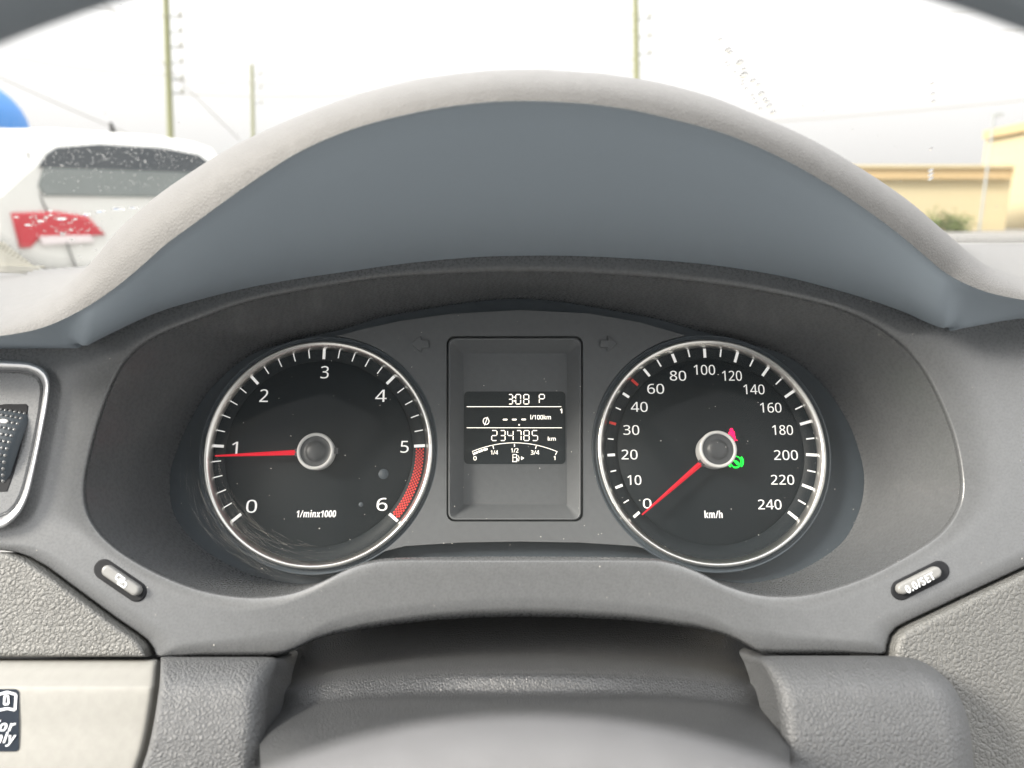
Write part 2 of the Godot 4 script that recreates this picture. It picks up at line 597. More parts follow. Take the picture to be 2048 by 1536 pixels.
func poles() -> void:
	pole(341, 275, 332, 0, 36, 0.16, [34, 66, 95, 127, 160, 187], "tall wooden utility pole with stand-off insulators behind the white SUV")
	pole(506, 250, 504, 142, 52, 0.13, [150, 178, 208], "short distant wooden utility pole with its top in view")
	pole(1273, 160, 1271, 0, 36, 0.15, [40, 75, 110], "tall wooden utility pole behind the instrument hood crest")
	var order := ["topmost", "second highest", "third highest", "lowest"]
	var k := 0
	for q in [[345, 34, 1275, 28], [345, 95, 1275, 60], [345, 160, 1275, 118], [345, 187, 1275, 140]]:
		cable(V(q[0], q[1], 36), V(q[2], q[3], 36), 0.5, 0.02, order[k] + " of four thin power lines strung between the two tall poles")
		k += 1
	k = 0
	for q in [[1275, 28, 1920, -50], [1275, 75, 2300, -25], [1275, 128, 2300, 22], [1275, 258, 2300, 172]]:
		cable(V(q[0], q[1], 36), V(q[2], q[3], 30), 0.2, 0.02, order[k] + " of four power lines running from the pole over the tan building")
		k += 1
	cable(V(-200, 60, 26), V(300, 285, 36), 0.1, 0.02, "sloping cable coming down over the blue canopy to the SUV roof")
	cable(V(150, -60, 26), V(480, 280, 36), 0.1, 0.02, "sloping cable crossing behind the tall pole beside the SUV")
	cable(V(0, -40, 30), V(345, 34, 36), 0.2, 0.018, "upper power line meeting the tall pole by its highest insulator")
	cable(V(-40, 100, 30), V(345, 150, 36), 0.2, 0.018, "lower power line meeting the tall pole near its fifth insulator")

func parked_suv() -> void:
	var o := V(275, 440, 5.25); o.y = 0
	var heading := deg_to_rad(47.0)
	var car := thing("parked_suv", "white SUV with red taillights parked ahead, seen from its rear", "car", Transform3D(Basis(Vector3.UP, heading), o))
	# body: cross sections from rear (z 0) to front (z -4.4): [z, half width low, half width at belt, half roof, belt y, roof y]
	var rows := []
	var secs := [[0.02,0.80,0.80,0.52,1.22,1.44],[-0.03,0.86,0.86,0.56,1.22,1.57],[-0.16,0.90,0.89,0.60,1.22,1.63],[-0.7,0.92,0.90,0.64,1.20,1.68],[-1.6,0.92,0.90,0.66,1.17,1.70],[-2.4,0.92,0.90,0.62,1.13,1.66],[-3.0,0.92,0.88,0.58,1.08,1.30],[-3.3,0.92,0.84,0.60,1.02,1.06],[-4.2,0.86,0.78,0.55,0.86,0.90],[-4.4,0.74,0.70,0.5,0.7,0.75]]
	for s in secs:
		var half := []
		for q in [[s[1] * 0.93, 0.32], [s[1], 0.5], [s[1], 0.8], [s[2] + 0.01, 1.0], [s[2], s[4]], [lerpf(s[2], s[3], 0.12), lerpf(s[4], s[5], 0.1)], [lerpf(s[2], s[3], 0.55), lerpf(s[4], s[5], 0.6)], [lerpf(s[2], s[3], 0.88), lerpf(s[4], s[5], 0.92)], [s[3] * 0.85, s[5]], [s[3] * 0.4, s[5] + 0.025]]:
			half.append(Vector3(q[0], q[1], s[0]))
		var row := half.duplicate()
		for k in range(half.size() - 1, -1, -1): row.append(Vector3(-half[k].x, half[k].y, half[k].z))
		rows.append(row)
	var body := st()
	loft_into(body, rows, true)
	cap_into(body, rows[0])
	vcount.erase(body)
	part(car, "body", done(body), "car_paint")
	part(car, "rear_window", raised([Vector3(-0.55, 1.24, 0), Vector3(0.55, 1.24, 0), Vector3(0.575, 1.3, 0), Vector3(0.50, 1.49, 0), Vector3(0.44, 1.53, 0), Vector3(0.2, 1.562, 0), Vector3(-0.2, 1.562, 0), Vector3(-0.44, 1.53, 0), Vector3(-0.50, 1.49, 0), Vector3(-0.575, 1.3, 0)], -0.05, 0.035, 0.01, 3), "car_glass")
	part(car, "window_dark_band", raised([Vector3(-0.56, 1.41, 0), Vector3(0.56, 1.41, 0), Vector3(0.505, 1.49, 0), Vector3(0.445, 1.532, 0), Vector3(0.2, 1.565, 0), Vector3(-0.2, 1.565, 0), Vector3(-0.445, 1.532, 0), Vector3(-0.505, 1.49, 0)], 0.0, 0.038, 0.004, 2), "dark_car_glass")  # dark glass; the paler glass below has its reflection painted into the grey
	part(car, "tailgate_seam", tube([Vector3(-0.6, 1.5, -0.01), Vector3(-0.56, 1.2, 0.022), Vector3(-0.46, 0.95, 0.046), Vector3(-0.40, 0.7, 0.024)], 0.006, 6), "seam")
	for s in [-1, 1]:
		var lamp := part(car, "taillight", raised([Vector3(s * 0.74, 1.14, 0), Vector3(s * 0.72, 0.93, 0), Vector3(s * 0.66, 0.93, 0), Vector3(s * 0.61, 0.98, 0), Vector3(s * 0.22, 1.0, 0), Vector3(s * 0.32, 1.12, 0), Vector3(s * 0.5, 1.15, 0)], -0.14, 0.045, 0.02, 3), "tail_red")
		part(lamp, "reversing_lens", raised([Vector3(s * 0.6, 0.945, 0), Vector3(s * 0.3, 0.955, 0), Vector3(s * 0.32, 1.0, 0), Vector3(s * 0.61, 1.0, 0)], 0.0, 0.05, 0.006, 2), "tail_clear")
		var qw := part(car, "quarter_window", raised([Vector3(0.35, 1.24, 0), Vector3(1.0, 1.22, 0), Vector3(0.98, 1.5, 0), Vector3(0.55, 1.48, 0)], 0.0, 0.02, 0.008, 2), "car_glass")
		qw.transform = Transform3D(Basis(Vector3.UP, s * PI / 2) * Basis(Vector3.RIGHT, 0), Vector3(s * 0.80, 0, 0)) if s > 0 else Transform3D(Basis(Vector3(0, 0, -1), Vector3(0.42, 0.9, 0), Vector3(-0.9, 0.42, 0)), Vector3(-0.895 - 0.42 * 1.22, 0.12, 0))
		for z in [-0.85, -3.5]:
			var wh := node(car, "wheel")
			wh.position = Vector3(s * 0.82, 0.34, z)
			wh.rotation.y = PI / 2 * s
			part(wh, "tyre", lathe([[0.2, -0.1], [0.33, -0.1], [0.35, -0.06], [0.35, 0.06], [0.33, 0.1], [0.2, 0.1]], Vector3.ZERO, 32), "tyre")
			part(wh, "rim", lathe([[0.0, 0.07], [0.05, 0.08], [0.19, 0.06], [0.215, 0.1]], Vector3.ZERO, 24), "satin")
	part(car, "bumper", raised([Vector3(-0.84, 0.4, 0), Vector3(0.84, 0.4, 0), Vector3(0.87, 0.68, 0), Vector3(-0.87, 0.68, 0)], -0.2, 0.1, 0.05, 4), "car_paint")
	part(car, "number_plate", box(Vector3(0.32, 0.15, 0.01), Vector3(0, 0.86, 0.035)), "white_print")
	part(car, "antenna", tube([Vector3(0.02, 1.63, -0.3), Vector3(0.02, 1.68, -0.31), Vector3(0.02, 1.735, -0.33)], 0.03, 8, 0.012), "tyre")

func canopy() -> void:
	var at := V(-95, 440, 13.0); at.y = 0
	var c := thing("blue_canopy", "domed blue canopy on a white post beyond the white SUV", "canopy", Transform3D(Basis(), at))
	var prof := []
	for k in 9:
		var a := PI / 2.0 * k / 8
		prof.append([1.28 * sin(a), 2.45 + 0.95 * cos(a)])
	prof.append([1.3, 2.3])
	var d := part(c, "canopy_cover", lathe(prof, Vector3.ZERO, 40), "blue")
	d.rotation.x = -PI / 2
	part(c, "white_band", lathe([[1.31, 2.42], [1.315, 2.32], [1.31, 2.3]], Vector3.ZERO, 40), "car_paint").rotation.x = -PI / 2
	part(c, "post", tube([Vector3.ZERO, Vector3(0, 3.3, 0)], 0.05, 10), "white_print")

func shrubs() -> void:
	for q in [[1885, 44.0, 0.75, "tallest green shrub"], [1915, 44.5, 0.6, "middle sized green shrub"], [1850, 45.0, 0.5, "lowest green shrub"]]:
		var at := V(q[0], 440, q[1]); at.y = 0
		var s := thing("shrub", q[3] + " growing before the tan building wall", "shrub", Transform3D(Basis(), at), "shrubs along the building")
		var f := st()
		for k in 420:
			var p := Vector3(rng.randfn(0, 0.42), absf(rng.randfn(0.45, 0.3)) * q[2] * 1.5, rng.randfn(0, 0.4))
			var b := Basis.from_euler(Vector3(rng.randf() * TAU, rng.randf() * TAU, 0)) * 0.1
			for v in [Vector3(-1, 0, 0), Vector3(0, 0.5, 0.2), Vector3(1, 0, 0), Vector3(-1, 0, 0), Vector3(1, 0, 0), Vector3(0, -0.5, 0.2)]: f.add_vertex(p + b * v)
		part(s, "foliage", done(f), "leaf")
		part(s, "stem", tube([Vector3.ZERO, Vector3(0.05, 0.5, 0)], 0.04, 6), "bark")

# ------------------------------------------------------------------ windshield
func glass_point(px: float, py: float) -> Vector3:   # where that line of sight meets the windshield plane (world)
	var p0 := V(1024, 505, 0.86)
	var n := Vector3(0, cos(deg_to_rad(31)), -sin(deg_to_rad(31)))
	var r := ray(px, py)
	return EYE + r * ((p0 - EYE).dot(n) / r.dot(n))

func windshield() -> void:
	var ws := thing("windshield", "sloping clear windshield with raindrops and a dotted black border", "windshield", Transform3D(Basis(), V(1024, 505, 0.86)))
	var o := ws.position
	var up := Vector3(0, sin(deg_to_rad(31)), cos(deg_to_rad(31)))
	var n := Vector3(0, cos(deg_to_rad(31)), -sin(deg_to_rad(31)))
	var rows := []
	for j in 9:
		var row := []
		for i in 17:
			row.append(Vector3(lerpf(-0.78, 0.78, i / 16.0), 0, 0) + up * lerpf(-0.06, 0.9, j / 8.0))
		rows.append(row)
	part(ws, "pane", loft(rows), "windshield")
	# dotted border of black enamel, on the inner face
	var s := st()
	var left := [[-40, 430], [0, 468], [40, 492], [85, 512], [140, 522], [200, 526]]
	for band in 7:
		for k in 46:
			var x := -20.0 + k * 5.2 + (2.6 if band % 2 else 0.0)
			var y := curve(left, x) - 6.0 + band * 5.0 * (1.0 - 0.2 * clampf(x / 200.0, 0, 1))
			disc_into(s, glass_point(x, y) - o - n * 0.0015, n, (0.7 + 0.24 * band) / FPX)
	for band in 5:
		for k in 42:
			var x := 1830.0 + k * 6.0 + (3.0 if band % 2 else 0.0)
			disc_into(s, glass_point(x, 459.0 + band * 5.4) - o - n * 0.0015, n, (0.9 + 0.32 * band) / FPX)
	vcount.erase(s)
	part(ws, "dotted_border", done(s), "frit").set_meta("kind", "stuff")
	# rain on the outer face
	var d := st()
	for q in [[1441,82,4],[1456,103,6],[1461,108,5],[1480,128,7],[1488,141,4],[1488,153,8],[1506,164,5],[1517,172,4],[1523,190,6],[1530,201,4],[1534,206,4],[1539,214,5],[1546,227,5],[1486,164,3],[1486,171,3],[1453,128,3],[1458,134,3],[1470,147,3],[1493,180,3],[1505,193,3],[1508,200,3],[1513,209,3],[1521,220,3],[1862,343,4],[1862,351,4],[1862,359,4],[1864,170,3],[1866,190,3],[1867,205,3],[1862,300,3]]:
		drop_into(d, q[0], q[1], q[2], o, n)
	for q in [[32,437,7,2],[80,445,10,2.5],[55,453,10,2],[122,441,15,3],[150,441,6,2],[100,433,6,2],[92,437,6,3],[124,469,6,5],[144,482,6,4],[60,437,4,2],[138,429,4,2],[172,432,14,2.5],[200,426,16,2.5],[235,421,20,2.5],[265,419,16,2],[190,502,5,4],[160,496,4,2],[158,515,4,4],[100,424,8,2],[141,462,6,3]]:
		drop_into(d, q[0], q[1], q[2] * 0.62, o, n, 0.9 * float(q[3]) / q[2])
	for k in 420:
		drop_into(d, rng.randf_range(85, 420), rng.randf_range(288, 385) if k % 3 else rng.randf_range(288, 330), rng.randf_range(0.45, 1.0), o, n)
	for k in 120:
		drop_into(d, rng.randf_range(60, 210), rng.randf_range(425, 475), rng.randf_range(0.7, 1.4), o, n)
	for k in 120:
		drop_into(d, rng.randf_range(0, 2048), rng.randf_range(0, 460), rng.randf_range(0.6, 1.5), o, n)
	vcount.erase(d)
	part(ws, "raindrops", done(d), "water").set_meta("kind", "stuff")

func added_car_roof() -> void:      # added out of view above the frame; it keeps the sky overhead off the dash, which is lit through the glass all round
	var r := thing("added_car_roof", "unseen beige lined car roof added to shade the dashboard and wheel", "car roof", Transform3D(Basis(), Vector3(0, 1.54, 0.78)))
	var rows := []
	for j in 21:
		var row := []
		for i in 25:
			var u := lerpf(-1, 1, i / 24.0)
			var v := lerpf(-1, 1, j / 20.0)
			row.append(Vector3(u * 0.46, 0.06 - 0.06 * pow(absf(u), 3) - 0.05 * pow(absf(v), 3), v * 0.75))
		rows.append(row)
	part(r, "headliner", loft(rows), "headliner")
	var outer := []
	for row in rows:
		var o := []
		for p in row: o.append(p + Vector3(0, 0.04, 0))
		outer.append(o)
	part(r, "outer_skin", loft(outer), "car_paint")

func cushion(w: float, h: float, d: float, n := 24) -> ArrayMesh:     # a rounded cushion standing on y 0
	var rows := []
	for j in n + 1:
		var v := -PI / 2 + PI * j / n
		var row := []
		for k in 2 * n:
			var a := TAU * k / (2 * n)
			var e := func(c: float) -> float: return signf(c) * pow(absf(c), 0.4)
			row.append(Vector3(e.call(cos(v)) * e.call(cos(a)) * w / 2, h / 2 + e.call(sin(v)) * h / 2, e.call(cos(v)) * e.call(sin(a)) * d / 2))
		rows.append(row)
	return loft(rows, true)

func added_driver_seat() -> void:      # added unseen behind the camera: it keeps the light of the rear window off the middle of the dash
	var s := thing("added_driver_seat", "unseen dark grey cloth driver seat added to shade the middle of the dash", "seat", Transform3D(Basis(), Vector3(0, 0.45, 0.52)))
	part(s, "backrest", cushion(0.56, 0.78, 0.16), "seat_cloth", Transform3D(Basis(Vector3.RIGHT, 0.3), Vector3(0, 0.08, 0.0)))
	part(s, "headrest", cushion(0.28, 0.2, 0.11), "seat_cloth", Transform3D(Basis(Vector3.RIGHT, 0.2), Vector3(0, 0.88, 0.24)))
	part(s, "seat_base", cushion(0.54, 0.16, 0.52), "seat_cloth", Transform3D(Basis(), Vector3(0, -0.02, -0.22)))
	for x in [-0.07, 0.07]:
		part(s, "headrest_post", tube([Vector3(x, 0.78, 0.24), Vector3(x, 0.95, 0.27)], 0.006, 8), "satin")

func disc_into(s: SurfaceTool, c: Vector3, n: Vector3, r: float) -> void:
	var a := Vector3.RIGHT
	var b := n.cross(a)
	for k in 6:
		s.add_vertex(c)
		s.add_vertex(c + (a * cos(TAU * k / 6) + b * sin(TAU * k / 6) * 1.7) * r)
		s.add_vertex(c + (a * cos(TAU * (k + 1) / 6) + b * sin(TAU * (k + 1) / 6) * 1.7) * r)

func drop_into(s: SurfaceTool, px: float, py: float, rad: float, o: Vector3, n: Vector3, squash := 1.0) -> void:
	var c := glass_point(px, py)
	var dist := (c - EYE).length()
	var r := rad / FPX * dist
	c = c - o + n * 0.0012
	var a := Vector3.RIGHT
	var b := n.cross(a).normalized()
	var slant := 1.0 / maxf(0.25, absf((c + o - EYE).normalized().dot(n)))
	var rows := []
	for j in 5:
		var f := PI / 2.0 * j / 4
		var row := []
		for k in 8:
			var ang := TAU * k / 8
			row.append(c + a * cos(ang) * r * cos(f) + b * sin(ang) * r * cos(f) * squash * slant * 0.8 + n * r * 0.45 * sin(f))
		rows.append(row)
	loft_into(s, rows, true, true)

# ------------------------------------------------------------------ dashboard
func capsule(cx: float, cy: float, hl: float, r: float, turn: float, z: float, n := 14) -> Array:   # pixels -> loop on plane z
	var out := []
	for k in 2 * n:
		var a := PI * (k % n) / (n - 1) - PI / 2 + (PI if k >= n else 0.0)
		var q := Vector2((hl if k < n else -hl) + r * cos(a), r * sin(a)).rotated(turn)
		out.append(W(cx + q.x, cy + q.y, z))
	return out

func dashboard() -> void:
	var dash := thing("dashboard", "grey car dashboard with hooded pad, leather grained panels and smooth fascia", "dashboard", CL)
	# ---- padded top and hood
	var rows := []
	var xs := []
	var x := -300.0
	while x <= 2350.0:
		xs.append(x); x += 12.0
	var lip := []
	for k in 8: lip.append(k / 7.0)
	for t in lip:
		var row := []
		for px in xs:
			var side := clampf(absf(px - 1030.0) / 870.0, 0, 1)
			var df := lerpf(0.268, 0.312, side * side)
			var f := VC(px, curve(FRONT_EDGE, px), df)
			var c := VC(px, curve(CREST, px), df + 0.042)
			var a: float = t * PI / 2
			var wf := V(px, curve(FRONT_EDGE, px), df)
			var wc := V(px, curve(CREST, px), df + 0.042)
			row.append(CL.affine_inverse() * Vector3(lerpf(wf.x, wc.x, t), lerpf(wf.y, wc.y, sin(a)), lerpf(wf.z, wc.z, 1.0 - cos(a) * (1.0 - 0.0) if t < 1.0 else 1.0)))
		rows.append(row)
	for k in range(1, 11):
		var t := k / 10.0
		var row := []
		for px in xs:
			var side := clampf(absf(px - 1030.0) / 870.0, 0, 1)
			var df := lerpf(0.268, 0.312, side * side)
			var wc := V(px, curve(CREST, px), df + 0.042)
			var wb := V(px, curve(GLASS_BASE, px), 0.86)
			row.append(CL.affine_inverse() * Vector3(lerpf(wc.x, wb.x, t), lerpf(wc.y, wb.y, 1.0 - (1.0 - t) * (1.0 - t) if side < 0.9 else t), lerpf(wc.z, wb.z, t)))
		rows.append(row)
	var last := []
	for p in rows[rows.size() - 1]: last.append(p + CL.basis.inverse() * Vector3(0, -0.05, -0.02))
	rows.append(last)
	part(dash, "top_pad", loft(rows), "pad")
	# ---- lining of the hood, from the front edge back to the fascia
	rows = []
	for k in 17:
		var t := (k - 2) / 14.0
		var row := []
		for px in xs:
			var side := clampf(absf(px - 1030.0) / 870.0, 0, 1)
			var df := lerpf(0.268, 0.312, side * side)
			var f := VC(px, curve(FRONT_EDGE, px), df)
			var corner := 1.0 - smoothstep(850.0, 895.0, absf(px - 1030.0))
			var b := W(px, curve(UNDER, px), lerpf(FZ + 0.008, FZ - 0.004, corner))
			if k == 0: row.append(f)
			elif k == 1: row.append(f.lerp(b, 0.01))
			else: row.append(f.lerp(b, lerpf(0.02, 1.0, t)) - Vector3(0, 0.009 * corner * sin(PI * t), 0))
		rows.append(row)
	var back := []
	for p in rows[16]: back.append(p + Vector3(0, 0.002, -0.02))
	rows.append(back)
	part(dash, "hood_lining", loft(rows, false, true), "lining")
	# ---- fascia round the cluster opening
	var n := 720
	var hole := star(smooth_loop(HOLE), MID, n)
	var edge := star(fascia_edge(), MID, n)
	rows = []
	for q in [[0.0, -0.022, 0], [0.0, -0.012, 0], [3.0, -0.005, 0], [9.0, -0.0015, 0], [20.0, 0.0, 0]]:
		var row := []
		for k in n:
			var d := (hole[k] - edge[k]).normalized()
			var low := roll_at(edge[k])
			var p: Vector2 = edge[k] + d * q[0] * lerpf(0.3, 1.0, low)
			row.append(W(p.x, p.y, FZ + q[1] * lerpf(0.5, 1.0, low)))
		rows.append(row)
	for f in [0.25, 0.5, 0.75]:
		var row := []
		for k in n:
			var low := roll_at(edge[k])
			var p := (edge[k] + (hole[k] - edge[k]).normalized() * lerpf(6.0, 20.0, low)).lerp(hole[k] + (hole[k] - MID).normalized() * 11.2, f)
			row.append(W(p.x, p.y, FZ))
		rows.append(row)
	for q in [[14.0, 0.0], [10.0, -0.0003], [6.5, -0.0010], [3.5, -0.0021], [1.2, -0.0036], [0.0, -0.0055]]:
		var row := []
		for k in n:
			var p: Vector2 = hole[k] + (hole[k] - MID).normalized() * q[0] * 0.8
			row.append(W(p.x, p.y, FZ + q[1]))
		rows.append(row)
	part(dash, "fascia", loft(rows, true), "fascia")
	var inner := star(smooth_loop(INNER), MID, n)
	rows = []
	for k in 15:
		var t := k / 14.0
		var row := []
		for j in n:
			var a := W(hole[j].x, hole[j].y, FZ - 0.0055)
			var b := W(inner[j].x, inner[j].y, -0.0068)
			var p := a.lerp(b, t)
			p.z = lerpf(a.z, b.z, 1.0 - pow(1.0 - t, 1.25))
			row.append(p)
		rows.append(row)
	var rim_ := []
	for p in rows[14]: rim_.append(p + Vector3(0, 0, -0.02))
	rows.append(rim_)
	part(dash, "cluster_recess", loft(rows, true), "fascia")
	# ---- dark carrier behind the lower panels
	part(dash, "carrier", raised([W(-320, 1230, -0.02), W(2370, 1230, -0.02), W(2370, 2000, -0.02), W(-320, 2000, -0.02)], -0.05, -0.02, 0.002, 2), "gap")
	# ---- grained panel beside the fascia, driver's door side
	var lp := []
	for q in [[-280,1106],[-100,1103],[0,1104],[30,1108],[58,1118],[92,1138],[127,1164],[178,1202],[228,1240],[276,1273],[292,1288],[303,1311],[-280,1311]]: lp.append(W(q[0], q[1], 0.048))
	part(dash, "side_panel", raised(dense(lp, 0.02), 0.01, 0.054, 0.0018, 5), "leather")
	var rp := []
	for q in [[2330,1012],[2048,1140],[1920,1200],[1815,1250],[1798,1260],[1786,1274],[1780,1292],[1778,1330],[1800,1700],[2330,1700]]: rp.append(W(q[0], q[1], 0.048))
	part(dash, "side_panel", raised(dense(rp, 0.02), 0.01, 0.054, 0.0024, 5), "leather")
	# ---- pale storage lid with its notice
	var lid := part(dash, "storage_lid", sheet(LID, [[1317,-300],[1700,-300]], [[1317,316],[1360,312],[1400,307],[1450,299],[1500,288],[1536,276],[1600,252],[1700,210]], 0.0, 0.003, 50), "lid")
	var label := part(lid, "notice_sticker", lid_print([rounded_px(-150, 1378, 38, 1503, 9)], 0.0003), "dark_print")
	# book symbol and the ends of two lines of script
	part(label, "book_symbol", lid_print(stroke([[-40,1389],[-20,1385],[-2,1389],[14,1384],[32,1389],[30,1420],[14,1417],[-4,1421],[-20,1417],[-38,1420],[-40,1389]], 5.0) + stroke([[9,1392],[16,1391],[17,1408],[8,1409],[9,1392]], 4.0), 0.0006), "print")
	lettering(label, "notice_lettering", "for", -14, 1440, 30, 1463, curve(LID, 1451) + 0.0007, "print", true, 0.0, 0.25)
	lettering(label, "notice_lettering", "only", -28, 1464, 30, 1493, curve(LID, 1478) + 0.0008, "print", true, 0.0, 0.25)
	# ---- grained knee panel
	part(dash, "knee_panel", sheet([[1313,0.040],[1314.5,0.055],[1318,0.062],[1326,0.068],[1345,0.075],[1380,0.081],[1430,0.085],[1480,0.0875],[1536,0.0885],[1700,0.09]], [[1313,322],[1360,320],[1400,315],[1450,307],[1500,296],[1536,284],[1600,262],[1700,220]], [[1313,546],[1322,556],[1335,553],[1350,548],[1380,540],[1420,535],[1470,531],[1536,525],[1700,510]], 0.003, 0.013, 70), "knee")
	# ---- grained panel on the far side of the column
	part(dash, "knee_panel", sheet([[1311,0.045],[1312.5,0.058],[1316,0.064],[1325,0.07],[1345,0.077],[1380,0.083],[1430,0.087],[1480,0.0895],[1536,0.0905],[1700,0.092]], [[1311,1530],[1320,1521],[1345,1533],[1380,1546],[1420,1554],[1480,1561],[1536,1565],[1700,1575]], [[1311,1770],[1313,1806],[1318,1830],[1326,1850],[1345,1879],[1370,1904],[1400,1922],[1440,1936],[1480,1943],[1536,1947],[1700,1950]], 0.010, 0.012, 90), "knee")
	# ---- defroster grille in the corner below the glass
	var gr := st()
	for k in 16:
		var y := 486.0 + k * 4.0
		var a := V(-60, y - 6, 0.72)
		var b := V(10.0 + k * 5.0 if k < 12 else 90.0 - (k - 12) * 12.0, y, 0.74)
		tube_into(gr, [CL.affine_inverse() * a, CL.affine_inverse() * b], 0.0007, 6)
	vcount.erase(gr)
	part(dash, "defroster_grille", done(gr), "grille")
	# ---- buttons
	button(dash, 241, 1161, 36, 17, 0.60, "view_button", "")
	button(dash, 1840, 1161, 39, 17, -0.46, "reset_button", "0.0/SET")
	# ---- dust and small marks on the fascia
	var s := st()
	for k in 90:
		var q := Vector2(rng.randf_range(0, 2048), rng.randf_range(560, 1300))
		if Geometry2D.is_point_in_polygon(q, hole) or not Geometry2D.is_point_in_polygon(q, edge) or (q.x < 110 and q.y < 1070): continue
		fleck_into(s, W(q.x, q.y, FZ + 0.0002), rng.randf_range(0.0001, 0.00026))
	vcount.erase(s)
	part(dash, "dust", done(s), "dust").set_meta("kind", "stuff")
	vent()

func fleck_into(s: SurfaceTool, c: Vector3, r: float) -> void:
	var a0 := rng.randf() * TAU
	var st_ := rng.randf_range(0.5, 1.6)
	for k in 5:
		for q in [-1, k, k + 1]:
			s.add_vertex(c if q < 0 else c + Vector3(cos(a0 + TAU * q / 5) * r * st_, sin(a0 + TAU * q / 5) * r, 0))

func dense(loop: Array, step: float) -> Array:
	var out := []
	for i in loop.size():
		var a: Vector3 = loop[i]
		var b: Vector3 = loop[(i + 1) % loop.size()]
		var n := maxi(1, int(a.distance_to(b) / step))
		for k in n: out.append(a.lerp(b, float(k) / n))
	return out

const LID := [[1317,0.040],[1318.5,0.047],[1323,0.0515],[1332,0.0545],[1350,0.058],[1366,0.061],[1376,0.0625],[1390,0.063],[1450,0.064],[1536,0.066],[1700,0.068]]
func lid_print(polys: Array, lift: float) -> ArrayMesh:      # print that follows the face of the storage lid
	var s := st()
	for poly in polys:
		var loop := []
		for q in poly: loop.append(W(q[0], q[1], curve(LID, q[1]) + lift))
		cap_into(s, loop)
	vcount.erase(s)
	return done(s)

func rounded_px(x0: float, y0: float, x1: float, y1: float, r: float) -> Array:
	var out := []
	for c in [[x1 - r, y0 + r, -PI / 2], [x1 - r, y1 - r, 0.0], [x0 + r, y1 - r, PI / 2], [x0 + r, y0 + r, PI]]:
		for k in 6:
			var a: float = c[2] + PI / 2 * k / 5
			out.append([c[0] + r * cos(a), c[1] + r * sin(a)])
	return out

func sheet(rows_: Array, left: Array, right: Array, rl: float, rr: float, n: int) -> ArrayMesh:
	# moulded panel: rows [y, z] between two side lines, its sides rolled back over the radii rl and rr
	var rows := []
	var ys := []
	for i in rows_.size() - 1:
		var m := 4 if i < 4 else 8
		for k in m: ys.append(lerpf(rows_[i][0], rows_[i + 1][0], float(k) / m))
	ys.append(rows_[rows_.size() - 1][0])
	for y in ys:
		var z := curve(rows_, y)
		var xl := curve(left, y)
		var xr := curve(right, y)
		var row := []
		row.append(W(xl, y, z - maxf(rl, 0.002)) + Vector3(0, 0, -0.03))
		for k in n + 1:
			var t := float(k) / n
			t = 0.5 - 0.5 * cos(PI * t)
			var px := lerpf(xl, xr, t)
			var dl := (px - xl) * 0.00023
			var dr := (xr - px) * 0.00023
			var zz := z
			if rl > 0.0 and dl < rl: zz -= rl - sqrt(maxf(0.0, rl * rl - (rl - dl) * (rl - dl)))
			if rr > 0.0 and dr < rr: zz -= rr - sqrt(maxf(0.0, rr * rr - (rr - dr) * (rr - dr)))
			row.append(W(px, y, zz))
		row.append(W(xr, y, z - maxf(rr, 0.002)) + Vector3(0, 0, -0.03))
		rows.append(row)
	return loft(rows)

func button(dash: Node3D, cx: float, cy: float, hl: float, r: float, turn: float, called: String, words_: String) -> void:
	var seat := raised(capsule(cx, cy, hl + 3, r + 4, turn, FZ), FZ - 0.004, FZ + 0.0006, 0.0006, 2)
	var b := part(dash, called, raised(capsule(cx, cy, hl - 3, r - 5, turn, FZ + 0.003), FZ - 0.003, FZ + 0.0034, 0.0013, 5), "button")
	part(b, "button_shade_ring", seat, "gap")  # raised black plate painted as the shade of a gap round the button
	if words_:
		var m := Vector2(-2, 4).rotated(turn)
		lettering(b, "button_lettering", words_, cx + m.x - 33, cy + m.y - 8, cx + m.x + 33, cy + m.y + 8, FZ + 0.0036, "print", true, -turn)
	else:
		var polys := []
		for f in [[-3, -3], [6, 3]]:
			var q := []
			for c in [[-8, -5], [8, -5], [8, 5], [-8, 5], [-8, -5]]:
				var v := Vector2(c[0] + f[0], c[1] + f[1]).rotated(turn)
				q.append([cx + v.x, cy + v.y])
			polys += stroke(q, 3.0)
		part(b, "button_symbol", flats(polys, FZ + 0.0036), "print")

